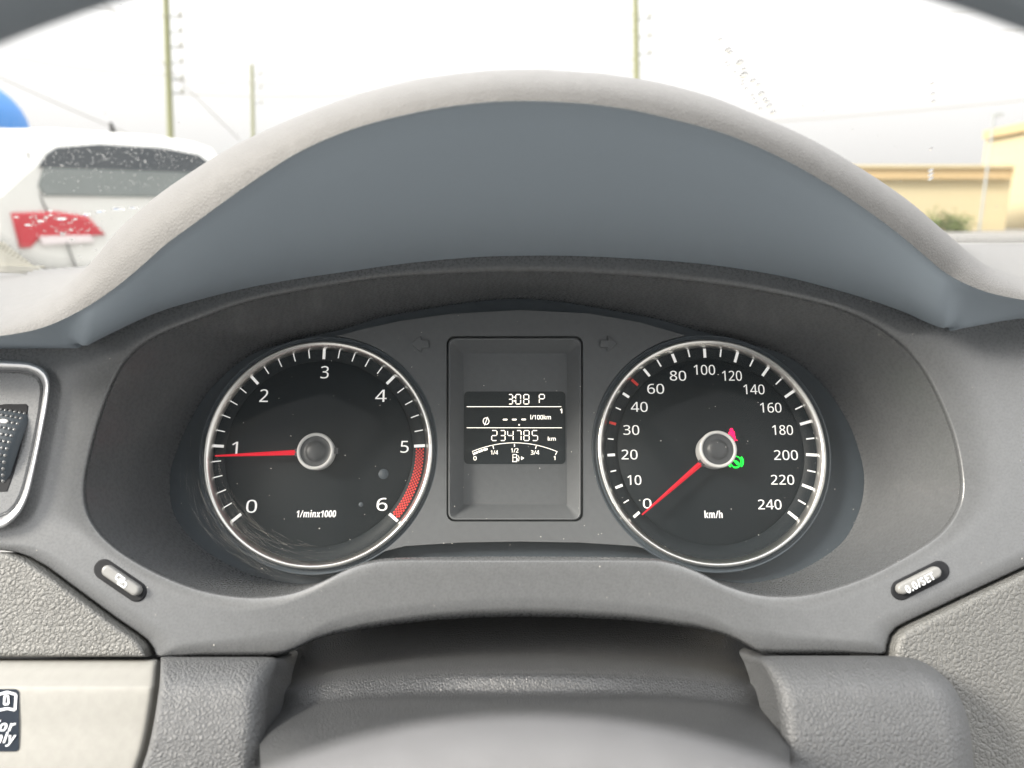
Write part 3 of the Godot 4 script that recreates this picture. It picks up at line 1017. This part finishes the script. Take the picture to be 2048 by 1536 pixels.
func vent() -> void:
	var v := thing("air_vent", "silver framed air vent with a ribbed thumbwheel at the dash end", "air vent", CL)
	var outer := [[-230,716],[-60,718],[40,722],[68,727],[86,736],[97,750],[100,768],[97,800],[88,850],[76,910],[63,970],[54,1000],[42,1024],[24,1044],[0,1057],[-60,1066],[-230,1070]]
	var inner := [[-218,744],[-60,743],[40,745],[62,749],[76,757],[83,770],[84,785],[80,820],[72,865],[60,922],[49,968],[41,992],[31,1010],[16,1025],[-6,1034],[-60,1040],[-218,1044]]
	var rows := []
	for q in [[0.0, 0.0, 0], [0.0, 0.004, 0], [0.12, 0.0055, 0], [0.35, 0.006, 0], [0.6, 0.0048, 0], [0.85, 0.002, 0], [1.0, -0.004, 0]]:
		var row := []
		for i in outer.size():
			var p: Vector2 = Vector2(outer[i][0], outer[i][1]).lerp(Vector2(inner[i][0], inner[i][1]), q[0])
			row.append(W(p.x, p.y, FZ + q[1]))
		rows.append(smooth_ring(row))
	part(v, "vent_frame", loft(rows, true), "satin")
	var face := []
	for q in inner: face.append(W(q[0] + 2.0, q[1], FZ))
	part(v, "vent_face", raised(face, FZ - 0.004, FZ + 0.001, 0.0008, 2), "fascia")
	# thumbwheel, and a flat black plate painted as the shade inside its slot
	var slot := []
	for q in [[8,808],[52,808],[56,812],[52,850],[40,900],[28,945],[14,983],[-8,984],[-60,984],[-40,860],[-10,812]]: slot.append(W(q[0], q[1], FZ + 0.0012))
	part(v, "slot_shade_plate", raised(slot, FZ, FZ + 0.0013, 0.0002, 2), "gap")
	var wh := node(v, "thumbwheel")
	var c := W(50, 900, FZ - 0.0165)
	var axis := Vector3(0.985, -0.17, 0.0).normalized()
	var tan1 := Vector3(0.17, 0.985, 0)
	rows = []
	for q in [[-0.014, 0.021], [-0.014, 0.0232], [0.0072, 0.0232], [0.0088, 0.0216], [0.009, 0.0]]:
		var row := []
		for k in 64:
			var a := TAU * k / 64
			row.append(c + axis * q[0] + (tan1 * cos(a) * 1.12 + Vector3(0, 0, 1) * sin(a) * 0.95) * q[1])
		rows.append(row)
	part(wh, "wheel_body", loft(rows, true), "tunnel")
	var s := st()
	for k in 26:
		var a := lerpf(0.15, PI - 0.15, k / 25.0)
		for j in 9:
			var p := c + axis * lerpf(-0.011, 0.0065, j / 8.0) + (tan1 * cos(a) * 1.12 + Vector3(0, 0, 1) * sin(a) * 0.95) * 0.0234
			stud_into(s, p, axis, (tan1 * -sin(a) + Vector3(0, 0, 1) * cos(a)).normalized(), 0.0008)
	vcount.erase(s)
	part(wh, "knurling", done(s), "fascia").set_meta("kind", "stuff")
	for k in 5:
		var a := lerpf(0.75, 2.45, k / 4.0)
		var p := c + axis * 0.0005 + (tan1 * cos(a) * 1.12 + Vector3(0, 0, 1) * sin(a) * 0.95) * 0.0236
		var m := st()
		stud_into(m, p, axis * 2.2, (tan1 * -sin(a) + Vector3(0, 0, 1) * cos(a)).normalized() * 1.1, 0.001)
		vcount.erase(m)
		part(wh, "position_mark", done(m), "white_print")

func stud_into(s: SurfaceTool, c: Vector3, a: Vector3, b: Vector3, r: float) -> void:
	var n := a.cross(b).normalized()
	if n.z < 0: n = -n
	var rows := []
	for q in [[1.0, -0.3], [0.9, 0.2], [0.55, 0.45], [0.0, 0.5]]:
		var row := []
		for k in 6:
			row.append(c + (a * cos(TAU * k / 6) + b * sin(TAU * k / 6)) * r * q[0] + n * r * q[1])
		rows.append(row)
	loft_into(s, rows, true)

func smooth_ring(p: Array, per := 5) -> Array:
	var out := []
	var n := p.size()
	for i in n:
		var a: Vector3 = p[(i + n - 1) % n]
		var b: Vector3 = p[i]
		var c: Vector3 = p[(i + 1) % n]
		var d: Vector3 = p[(i + 2) % n]
		for k in per:
			var t := float(k) / per
			out.append(0.5 * (2*b + (c - a) * t + (2*a - 5*b + 4*c - d) * t*t + (3*b - a - 3*c + d) * t*t*t))
	return out

# ------------------------------------------------------------------ steering column and wheel
func steering_column() -> void:
	var col := thing("steering_column", "black leather grained gaiter over the steering column below the cluster", "steering column", CL)
	var prof := [[1215,-0.012],[1255,0.0],[1285,0.011],[1305,0.022],[1320,0.036],[1336,0.054],[1350,0.0625],[1366,0.0655],[1384,0.0685],[1404,0.082],[1436,0.108],[1500,0.14],[1620,0.17],[1800,0.19]]
	var rows := []
	var y := 1215.0
	while y <= 1800.0:
		var row := []
		for k in 121:
			var u := lerpf(-1.0, 1.0, k / 120.0)
			var px := 1050.0 + u * lerpf(540.0, 525.0, (y - 1215.0) / 400.0)
			var t := clampf((y - 1215.0) / 330.0, 0, 1)
			var arch := 62.0 * pow(absf(u), 3.0) * (1.0 - 0.6 * t)
			var z := curve(prof, y) - 0.035 * pow(absf(u), 8.0) + 0.004 * cos(u * 5.0) * exp(-pow((y - 1345.0) / 40.0, 2.0))
			row.append(W(px, y + arch, z))
		rows.append(row)
		y += 6.0 if y < 1460.0 else 24.0
	part(col, "gaiter", loft(rows), "boot")
	part(col, "trim_bracket", raised([W(1528, 1345, 0.04), W(1552, 1350, 0.04), W(1560, 1400, 0.04), W(1545, 1412, 0.04)], 0.02, 0.045, 0.0005, 3), "gap")
	part(col, "fixing_screw", lathe([[0.0013, 0.0], [0.0013, 0.001], [0.0009, 0.0016], [0.0, 0.0017]], W(1541, 1378, 0.045), 16), "satin")

func steering_wheel() -> void:
	var wc := Vector3(0.001, -0.136, 0.30)
	var sw := thing("steering_wheel", "steering wheel with grey airbag cover and dark rim close before the dash", "steering wheel", CL)
	var rows := []
	for i in 144:
		var a := TAU * i / 144
		var row := []
		for k in 20:
			var b := TAU * k / 20
			var rr := 0.178 + 0.0155 * cos(b)
			row.append(wc + Vector3(cos(a) * rr, sin(a) * rr, 0.014 * sin(b)))
		rows.append(row)
	rows.append(rows[0])
	part(sw, "rim", loft(rows, false), "rim")
	# airbag cover: rounded dome with a raised inner field
	rows = []
	for q in [[0.7, -0.05], [0.9, -0.03], [0.985, -0.022], [1.0, -0.017], [0.995, -0.011], [0.975, -0.006], [0.935, -0.003], [0.89, -0.002], [0.882, -0.0032], [0.874, -0.0018], [0.85, 0.001], [0.78, 0.004], [0.6, 0.007], [0.3, 0.008], [0.0, 0.008]]:
		var row := []
		for k in 128:
			var a := TAU * k / 128
			var c := cos(a); var s := sin(a)
			var r := 1.0 / pow(pow(absf(c) / 0.07, 2.1) + pow(absf(s) / (0.0572 if s > 0 else 0.075), 2.1), 1.0 / 2.1)
			row.append(wc + Vector3(c * r * q[0], s * r * q[0], q[1] - 0.004))
		rows.append(row)
	part(sw, "airbag_cover", loft(rows, true), "wheel")
	for s in [-1, 1]:
		var sp := []
		for t in [0.0, 0.25, 0.5, 0.75, 1.0]:
			var row := []
			for k in 16:
				var a := TAU * k / 16
				row.append(wc + Vector3(s * lerpf(0.06, 0.168, t), -0.012 + 0.022 * cos(a) * (1.0 - 0.25 * sin(PI * t)), -0.012 + 0.01 * sin(a)))
			sp.append(row)
		part(sw, "spoke", loft(sp, true), "wheel")

# ------------------------------------------------------------------ instrument cluster
func cluster() -> void:
	var c := thing("instrument_cluster", "instrument cluster with rev counter, digital display and speedometer", "instrument cluster", CL)
	var inner := star(smooth_loop(INNER), MID, 240)
	var loop := []
	for p in inner:
		var w := W(p.x, p.y, -0.0068)
		loop.append(Vector3(w.x * 1.03, w.y * 1.03, -0.0068))
	part(c, "back_plate", raised(loop, -0.02, -0.0065, 0.0005, 2), "tunnel")
	var tc := Vector3(-0.0991, -0.0059, 0)
	var sc := Vector3(0.0993, -0.0050, 0)
	# centre plate between the dials
	var plate := PackedVector2Array()
	for q in [[600,690],[640,681],[720,660],[800,642],[900,628],[1040,620],[1180,627],[1280,645],[1360,668],[1430,688],[1470,700],[1470,1110],[1330,1112],[1310,1102],[1270,1092],[1160,1085],[1040,1083],[920,1085],[810,1092],[770,1102],[745,1114],[600,1110]]:
		var p := W(q[0], q[1], 0.002)
		plate.append(Vector2(p.x, p.y))
	for d in [tc, sc]:
		var ring := PackedVector2Array()
		for k in 120: ring.append(Vector2(d.x + cos(TAU * k / 120) * 0.0605, d.y + sin(TAU * k / 120) * 0.0605))
		var cut := Geometry2D.clip_polygons(plate, ring)
		var best := 0
		for i in cut.size():
			if Geometry2D.is_point_in_polygon(Vector2(0, 0.04), cut[i]): best = i
		plate = cut[best]
	# opening for the display frame
	var frame_ := []
	for q in rounded_px(893, 672, 1166, 1043, 16): frame_.append(W(q[0], q[1], 0.002))
	var pl := []
	for p in plate: pl.append(Vector3(p.x, p.y, 0))
	part(c, "centre_plate", plate_with_hole(pl, frame_, 0.002, 0.0008), "plate")
	gauge(c, "rev_counter", tc, true)
	gauge(c, "speedometer", sc, false)
	display(c)
	# direction arrows moulded into the plate
	for d in [[[823,689],[842,673],[844,681],[858,681],[858,697],[844,697],[842,705]], [[1234,688],[1215,672],[1215,681],[1200,681],[1200,696],[1215,696],[1215,704]]]:
		var q := []
		for p in d: q.append(W(p[0], p[1], 0.002))
		part(c, "turn_arrow", raised(q, 0.0, 0.0034, 0.0004, 2), "plate")
	# clear cover over the whole face, leaning forward at its top
	var rows := []
	for j in 11:
		var t := j / 10.0
		var row := []
		for p in star(smooth_loop(INNER), MID, 160):
			var q := MID.lerp(p, 1.0 - t)
			var w := W(q.x, q.y, 0.018)
			var lean := 0.0155 + 0.16 * (w.y - 0.02)
			var bow := (1.0 - pow(1.0 - t, 3.0))
			row.append(W(q.x, q.y, clampf(lerpf(0.004, lean + 0.009, bow), 0.004, 0.03)))
		rows.append(row)
	part(c, "clear_cover", loft(rows, true), "lens")
	var sc_ := st()
	for k in 260:
		var a := rng.randfn(2.3, 0.36)
		var r := rng.randf_range(195, 285)
		var m := Vector2(645 + cos(a) * r * 1.02, 905 + sin(a) * r * 0.93)
		var turn := a + PI / 2 + rng.randfn(0.0, 0.12)
		var half := Vector2(cos(turn), sin(turn)) * rng.randf_range(8, 34)
		var bend := Vector2(-cos(a), -sin(a)) * half.length_squared() / 900.0
		if not (Geometry2D.is_point_in_polygon(m - half, inner) and Geometry2D.is_point_in_polygon(m + half, inner)): continue
		var w := rng.randf_range(0.012, 0.06)
		for q in stroke([[m.x - half.x + bend.x, m.y - half.y + bend.y], [m.x, m.y], [m.x + half.x + bend.x, m.y + half.y + bend.y]], w):
			var loop2 := []
			for p in q: loop2.append(W(p[0], p[1], 0.0225))
			sc_.add_vertex(loop2[0]); sc_.add_vertex(loop2[1]); sc_.add_vertex(loop2[2]); sc_.add_vertex(loop2[0]); sc_.add_vertex(loop2[2]); sc_.add_vertex(loop2[3])
	part(c, "scratches", done(sc_), "dust").set_meta("kind", "stuff")
	var s := st()
	for k in 130:
		var q := Vector2(rng.randf_range(345, 1720), rng.randf_range(620, 1160))
		if not Geometry2D.is_point_in_polygon(q, inner): continue
		fleck_into(s, W(q.x, q.y, 0.0225), rng.randf_range(0.00008, 0.00022))
	vcount.erase(s)
	part(c, "dust", done(s), "dust").set_meta("kind", "stuff")

func plate_with_hole(outer: Array, hole: Array, z: float, r: float) -> ArrayMesh:
	# outline and opening joined along a cut; the outer edge and the opening have walls
	var best := [0, 0]
	var bd := 1e9
	for i in outer.size():
		for j in hole.size():
			var d: float = Vector2(outer[i].x - hole[j].x, outer[i].y - hole[j].y).length()
			if d < bd: bd = d; best = [i, j]
	var area := func(l: Array) -> float:
		var a := 0.0
		for i in l.size(): a += l[i].x * l[(i + 1) % l.size()].y - l[(i + 1) % l.size()].x * l[i].y
		return a
	var o: Array = outer.duplicate()
	if area.call(o) < 0.0:
		o.reverse(); best[0] = o.size() - 1 - best[0]
	var h: Array = hole.duplicate()
	if area.call(h) > 0.0:
		h.reverse(); best[1] = h.size() - 1 - best[1]
	var oi: Array = o
	var path := []
	for k in o.size() + 1: path.append(oi[(best[0] + k) % o.size()])
	for k in h.size() + 1: path.append(h[(best[1] + k) % h.size()])
	var s := st()
	var flat := []
	for p in path: flat.append(Vector3(p.x, p.y, z))
	var p2 := PackedVector2Array()
	for i in flat.size(): p2.append(Vector2(flat[i].x, flat[i].y) * 1000.0 + (Vector2(1e-4, 1e-4) if i > o.size() else Vector2.ZERO))
	var idx := Geometry2D.triangulate_polygon(p2)
	if idx.is_empty(): print("no plate ", p2)
	s.set_smooth_group(-1)
	for q in flat: s.add_vertex(q)
	for i in range(0, idx.size(), 3):
		var t := [idx[i], idx[i + 1], idx[i + 2]]
		if (p2[t[1]] - p2[t[0]]).cross(p2[t[2]] - p2[t[0]]) > 0.0: t.reverse()
		for k in t: s.add_index(k)
	vcount[s] = flat.size()
	var e0 := []; var e1 := []; var e2 := []; var e3 := []; var e4 := []
	for i in o.size():
		e0.append(Vector3(o[i].x, o[i].y, z - 0.004)); e1.append(Vector3(o[i].x, o[i].y, z - r)); e2.append(Vector3(oi[i].x, oi[i].y, z))
	loft_into(s, [e0, e1, e2], true)
	for p in h:
		e3.append(Vector3(p.x, p.y, z)); e4.append(Vector3(p.x, p.y, z - 0.004))
	loft_into(s, [e4, e3], true)
	vcount.erase(s)
	return done(s)

func tick(parent: Node3D, c: Vector3, deg: float, r0: float, r1: float, w: float, m: String) -> void:
	var a := deg_to_rad(deg)
	var d := Vector3(cos(a), sin(a), 0)
	var n := Vector3(-d.y, d.x, 0)
	var mid := c + d * (r0 + r1) / 2
	part(parent, "tick", box(Vector3(r1 - r0, w, 0.0003)), m, Transform3D(Basis(d, n, Vector3(0, 0, 1)), mid + Vector3(0, 0, 0.0003)))

func gauge(cl: Node3D, called: String, c: Vector3, rev: bool) -> void:
	var g := node(cl, called)
	part(g, "dial_face", lathe([[0.0, -0.0004], [0.0468, -0.0004], [0.0474, -0.0008]], c, 128), "dial")
	part(g, "dial_band", lathe([[0.0474, -0.0008], [0.0476, 0.0], [0.0555, 0.0]], c, 128), "dial_band")
	var rc := c + Vector3(0.0004 if rev else 0.0, -0.0003, 0)
	part(g, "bezel_ring", lathe([[0.0538, -0.0002], [0.0540, 0.0006], [0.0552, 0.0026], [0.0562, 0.0036], [0.0570, 0.0036], [0.0576, 0.0026], [0.0578, 0.0]], rc, 192), "chrome")
	part(g, "bezel_seat", lathe([[0.0577, 0.0014], [0.0584, 0.0006], [0.0592, 0.0008], [0.0597, 0.0018], [0.0603, 0.0019], [0.0605, 0.0]], rc, 192), "tunnel")
	if rev:
		for k in 31:
			var deg := 220.3 - k * 43.42 / 5.0
			if k % 5 == 0: tick(g, c, deg, 0.0483, 0.0538, 0.0014, "dial_print_glow")
			elif k < 25: tick(g, c, deg, 0.0493, 0.0536, 0.0005, "dial_print_glow")
		var dots := st()
		for k in 44:
			var deg := lerpf(1.3, -38.6, k / 43.0)
			var wide := lerpf(0.55, 1.0, k / 43.0)
			for j in (3 if k % 2 == 0 else 2):
				var r := 0.0493 + 0.0017 * (j + (0.0 if k % 2 == 0 else 0.5)) + 0.0002
				var d := Vector3(cos(deg_to_rad(deg)), sin(deg_to_rad(deg)), 0)
				dot_into(dots, c + d * r + Vector3(0, 0, 0.0003), d, 0.00042 + 0.00022 * wide, 0.00034 + 0.00012 * wide)
		vcount.erase(dots)
		part(g, "redline_dots", done(dots), "red_print").set_meta("kind", "stuff")
		for q in [["0",332,1003,396,1080],["1",247,660,282,733],["2",412,350,462,425],["3",772,213,820,286],["4",1095,353,1162,424],["5",1244,655,1292,725],["6",1103,992,1166,1068]]:
			lettering(g, "brightened_numeral", q[0], 380 + q[1] / 2.954, 660 + q[2] / 2.954, 380 + q[3] / 2.954, 660 + q[4] / 2.954, 0.0, "dial_print_glow")
		lettering(g, "brightened_unit_lettering", "1/minx1000", 593, 1020, 672, 1034.5, 0.0, "dial_print_glow", true, 0.0, 0.08)
		hub(g, W(630, 902, 0.0085), 0.0085)
		pointer(g, W(630, 902, 0.0085), W(430, 911.5, 0.0062), 0.0062)
		part(g, "light_sensor", lathe([[0.0, 0.0002], [0.0024, 0.0002], [0.0026, 0.0]], W(767, 948, 0.0) * Vector3(1, 1, 0), 32), "tunnel")
		part(g, "sensor_stud", lathe([[0.0, 0.0003], [0.0010, 0.0002], [0.0012, 0.0]], W(722, 1009, 0.0) * Vector3(1, 1, 0), 24), "tunnel")
	else:
		for v in range(0, 241, 5):
			var deg := 220.0 - v * 1.8475 if v <= 40 else 146.1 - (v - 40) * 0.9315
			if v <= 40:
				if v == 30: tick(g, c, deg, 0.0493, 0.0528, 0.0013, "red_print")
				elif v % 10 == 0: tick(g, c, deg, 0.0486, 0.0524, 0.0013, "dial_print_glow")
				else: tick(g, c, deg, 0.0493, 0.0522, 0.0006, "dial_print_glow")
			elif v % 20 == 0: tick(g, c, deg, 0.0482, 0.0530 if v < 120 else 0.0538, 0.0014 if v > 60 else 0.0012, "dial_print_glow")
			elif v == 50: tick(g, c, deg, 0.0488, 0.0532, 0.0014, "red_print")
			elif v % 10 == 0: tick(g, c, deg, 0.0492, 0.0533, 0.0007, "dial_print_glow")
		for q in [["0",372,996,422,1054],["10",280,858,362,915],["20",245,707,340,765],["30",256,562,350,620],["40",300,425,400,484],["60",397,318,497,377],["80",530,241,627,300],["100",672,206,798,265],["120",840,241,956,300],["140",966,322,1090,380],["160",1064,430,1190,488],["180",1136,562,1258,620],["200",1146,710,1287,768],["220",1128,856,1265,914],["240",1052,1002,1190,1060]]:
			lettering(g, "brightened_numeral", q[0], 1160 + q[1] / 2.954, 660 + q[2] / 2.954, 1160 + q[3] / 2.954, 660 + q[4] / 2.954, 0.0, "dial_print_glow")
		lettering(g, "brightened_unit_lettering", "km/h", 1409, 1021, 1445, 1036, 0.0, "dial_print_glow", true)
		# lit seat belt and brake pedal warnings
		var k := 1.0 / 10.24
		var belt := []
		for q in [[1205,245],[1235,228],[1300,222],[1325,240],[1332,330],[1352,375],[1325,392],[1300,372],[1262,325],[1225,312],[1195,285]]: belt.append([1340 + q[0] * k, 840 + q[1] * k])
		var lap := []
		for q in [[1318,385],[1388,412],[1372,425],[1338,412],[1318,472],[1292,470]]: lap.append([1340 + q[0] * k, 840 + q[1] * k])
		part(g, "seat_belt_light", flats([belt, circle_px(1340 + 1258 * k, 840 + 200 * k, 3.4, 3.4, 12).slice(0, 12), lap], 0.0002), "red_light")
		var pedal := []
		for q in [[1270,812],[1320,818],[1385,845],[1425,885],[1412,922],[1378,925],[1340,880]]: pedal.append([1340 + q[0] * k, 840 + q[1] * k])
		var cx := 1340 + 1345 * k
		var cy := 840 + 855 * k
		part(g, "brake_light", flats([pedal] + stroke(circle_px(cx, cy, 10.4, 11.0, 22), 1.7) + stroke(circle_px(cx, cy, 14.6, 14.0, 10, -0.75, 0.75), 3.6) + stroke(circle_px(cx, cy, 14.6, 13.5, 6, 2.3, 3.0), 3.6) + stroke(circle_px(cx, cy, 11.8, 12.2, 8, 0.9, 2.0), 1.6), 0.0002), "green_light")
		hub(g, W(1437, 898, 0.0125), 0.0125)
		pointer(g, W(1437, 898, 0.0125), W(1283, 1030, 0.0045), 0.0065)

func dot_into(s: SurfaceTool, c: Vector3, d: Vector3, rt: float, rr: float) -> void:
	var n := Vector3(-d.y, d.x, 0)
	for k in 8:
		s.add_vertex(c)
		s.add_vertex(c + (d * cos(TAU * (k + 1) / 8) * rr + n * sin(TAU * (k + 1) / 8) * rt))
		s.add_vertex(c + (d * cos(TAU * k / 8) * rr + n * sin(TAU * k / 8) * rt))

func hub(g: Node3D, c: Vector3, z: float) -> void:
	var b := Vector3(c.x, c.y, 0)
	part(g, "hub_ring", lathe([[0.0088, 0.002], [0.0093, z - 0.0016], [0.0092, z - 0.0006], [0.0088, z - 0.0001], [0.0083, z], [0.0078, z - 0.0002], [0.0075, z - 0.0010]], b, 96), "hub_silver")
	part(g, "hub_cap", lathe([[0.0077, z - 0.0007], [0.0070, z - 0.0010], [0.0052, z - 0.0012], [0.0048, z - 0.0008], [0.0043, z - 0.0003], [0.0025, z + 0.0001], [0.0, z + 0.0002]], b, 64), "hub_grey")

func pointer(g: Node3D, a: Vector3, tip: Vector3, z: float) -> void:
	var p := Vector3(a.x, a.y, z)
	var t := Vector3(tip.x, tip.y, z - 0.0004)
	var d := (t - p).normalized()
	var n := Vector3(-d.y, d.x, 0).normalized()
	var rows := []
	for q in [[0.0100, 0.0013, 0.0012], [0.03, 0.0009, 0.001], [1.0, 0.00035, 0.0005]]:
		var o: Vector3 = p + d * q[0] if q[0] < 0.5 else t
		rows.append([o - n * q[1], o + Vector3(0, 0, q[2]), o + n * q[1], o - Vector3(0, 0, 0.0006)])
	var s := st()
	for i in rows.size() - 1:
		for j in 4:
			var a0: Vector3 = rows[i][j]; var b0: Vector3 = rows[i][(j + 1) % 4]; var c0: Vector3 = rows[i + 1][j]; var d0: Vector3 = rows[i + 1][(j + 1) % 4]
			s.set_smooth_group(-1)
			for v in [a0, c0, b0, b0, c0, d0]: s.add_vertex(v)
	for v in [rows[0][0], rows[0][1], rows[0][2], rows[0][0], rows[0][2], rows[0][3]]: s.add_vertex(v)
	for v in [rows[2][0], rows[2][2], rows[2][1], rows[2][0], rows[2][3], rows[2][2]]: s.add_vertex(v)
	part(g, "needle", done(s), "needle_light")
	part(g, "needle_root", box(Vector3(0.004, 0.0034, 0.0018)), "hub_grey", Transform3D(Basis(d, n, Vector3(0, 0, 1)), p + d * 0.0085))
	part(g, "needle_tail", box(Vector3(0.004, 0.0028, 0.0018)), "hub_grey", Transform3D(Basis(d, n, Vector3(0, 0, 1)), p - d * 0.0090))

const SEG := {"0": "abcdef", "2": "abged", "3": "abgcd", "4": "fgbc", "5": "afgcd", "7": "abc", "8": "abcdefg", "P": "abgef"}
func segments(ch: String, x0: float, y0: float, x1: float, y1: float, w: float) -> Array:
	var ym := (y0 + y1) / 2
	var g := 0.8
	var out := []
	var lines := {"a": [x0, y0, x1, y0], "b": [x1, y0, x1, ym], "c": [x1, ym, x1, y1], "d": [x0, y1, x1, y1], "e": [x0, ym, x0, y1], "f": [x0, y0, x0, ym], "g": [x0, ym, x1, ym]}
	for k in SEG[ch]:
		var l: Array = lines[k]
		var a := Vector2(l[0], l[1]); var b := Vector2(l[2], l[3])
		var d := (b - a).normalized()
		var n := Vector2(-d.y, d.x) * w / 2
		a += d * g; b -= d * g
		var h := w / 2
		out.append([[a.x, a.y], [a.x + d.x * h + n.x, a.y + d.y * h + n.y], [b.x - d.x * h + n.x, b.y - d.y * h + n.y], [b.x, b.y], [b.x - d.x * h - n.x, b.y - d.y * h - n.y], [a.x + d.x * h - n.x, a.y + d.y * h - n.y]])
	return out

func lp(x: float, y: float) -> Array:
	return [910 + x / 8.533, 770 + y / 8.533]

func display(c: Node3D) -> void:
	var d := node(c, "driver_display")
	var z := -0.0058
	var rows := []
	var outer := rounded_px(897, 676, 1162, 1040, 14)
	var inner := rounded_px(927, 707, 1134, 1009, 3)
	for q in [[-0.02, -0.002], [0.0, 0.0022], [0.03, 0.0030], [0.08, 0.0030], [0.14, 0.0024], [0.97, z + 0.0004], [1.0, z]]:
		var row := []
		for i in outer.size():
			var p: Vector2 = Vector2(outer[i][0], outer[i][1]).lerp(Vector2(inner[i][0], inner[i][1]), q[0])
			row.append(W(p.x, p.y, q[1]))
		rows.append(row)
	part(d, "display_frame", loft(rows, true), "plate")
	part(d, "frame_panel", flats([rounded_px(926, 706, 1135, 1010, 3)], z), "plate")
	part(d, "screen", flats([rounded_px(928, 783, 1131, 928, 9)], z + 0.0003), "lcd")
	var zz := z + 0.0006
	for q in [["3",912,162,982,324],["0",1036,162,1120,324],["8",1173,162,1260,324],["P",1438,160,1526,312],["2",626,777,716,948],["3",772,777,855,948],["4",898,777,992,948],["7",1050,777,1128,948],["8",1175,777,1266,948],["5",1318,777,1410,948]]:
		var a := lp(q[1], q[2]); var b := lp(q[3], q[4])
		part(d, "lit_digit", flats(segments(q[0], a[0], a[1], b[0], b[1], 1.45), zz), "segment_light")
	var marks := []
	for y in [208, 272]: marks.append(circle_px(lp(1010, y)[0], lp(1010, y)[1], 1.3, 1.3, 8).slice(0, 8))
	part(d, "lit_colon", flats(marks, zz), "segment_light")
	for q in [[200, 1815, 370], [200, 1825, 730]]:
		part(d, "lit_line", flats(stroke([lp(q[0], q[2]), lp(q[1], q[2])], 1.0), zz), "segment_light")
	for q in [[855, 590], [1012, 590], [1173, 588]]:
		part(d, "lit_dash", flats([rounded_px(lp(q[0], 0)[0] - 4.5, lp(0, q[1])[1] - 1.5, lp(q[0], 0)[0] + 4.5, lp(0, q[1])[1] + 1.5, 1.2)], zz), "segment_light")
	part(d, "lit_point", flats([circle_px(lp(1095, 0)[0], lp(0, 680)[1], 1.5, 1.5, 10).slice(0, 10)], zz), "segment_light")
	part(d, "lit_average_symbol", flats(stroke(circle_px(lp(530, 0)[0], lp(0, 617)[1], 5.9, 6.6, 20), 1.2) + stroke([lp(502, 690), lp(560, 545)], 1.1), zz), "segment_light")
	for q in [["1", 1793, 405, 1828, 480, true], ["l/100km", 1288, 508, 1635, 588, false], ["km", 1585, 880, 1718, 950, false], ["0", 315, 1215, 368, 1285, false], ["1/4", 610, 1115, 735, 1187, false], ["1/2", 955, 1080, 1082, 1152, false], ["3/4", 1293, 1115, 1438, 1187, false], ["1", 1683, 1213, 1712, 1280, false]]:
		var a := lp(q[1], q[2]); var b := lp(q[3], q[4])
		lettering(d, "lit_lettering", q[0], a[0], a[1], b[0], b[1], zz, "segment_light", q[5])
	var arc := []
	for k in 25:
		var x := lerpf(290, 1748, k / 24.0)
		arc.append(lp(x, 986 + 152 * pow((x - 1017) / 729.0, 2)))
	part(d, "lit_fuel_scale", flats(stroke(arc, 1.0) + stroke([lp(300, 1150), lp(322, 1200)], 0.9) + stroke([lp(1742, 1135), lp(1713, 1195)], 1.1) + stroke([lp(648, 1040), lp(660, 1090)], 1.3) + stroke([lp(1015, 1005), lp(1015, 1055)], 1.6) + stroke([lp(1387, 1040), lp(1373, 1090)], 1.3), zz), "segment_light")
	for q in [[[315,1160],[385,1130],[395,1160],[325,1188]], [[398,1122],[468,1096],[475,1130],[405,1155]], [[482,1090],[550,1073],[557,1107],[490,1127]]]:
		var bar := []
		for p in q: bar.append(lp(p[0], p[1]))
		part(d, "lit_fuel_bar", flats([bar], zz), "segment_light")
	part(d, "lit_pump_symbol", flats(stroke([lp(988, 1185), lp(1050, 1185), lp(1050, 1305), lp(988, 1305), lp(988, 1185)], 1.0) + stroke([lp(988, 1235), lp(1050, 1235)], 0.9) + stroke([lp(978, 1308), lp(1060, 1308)], 1.1) + stroke([lp(1050, 1250), lp(1066, 1255), lp(1070, 1290), lp(1088, 1295), lp(1094, 1240), lp(1070, 1195)], 0.9) + [[lp(1128, 1218), lp(1180, 1248), lp(1128, 1280)]], zz), "segment_light")
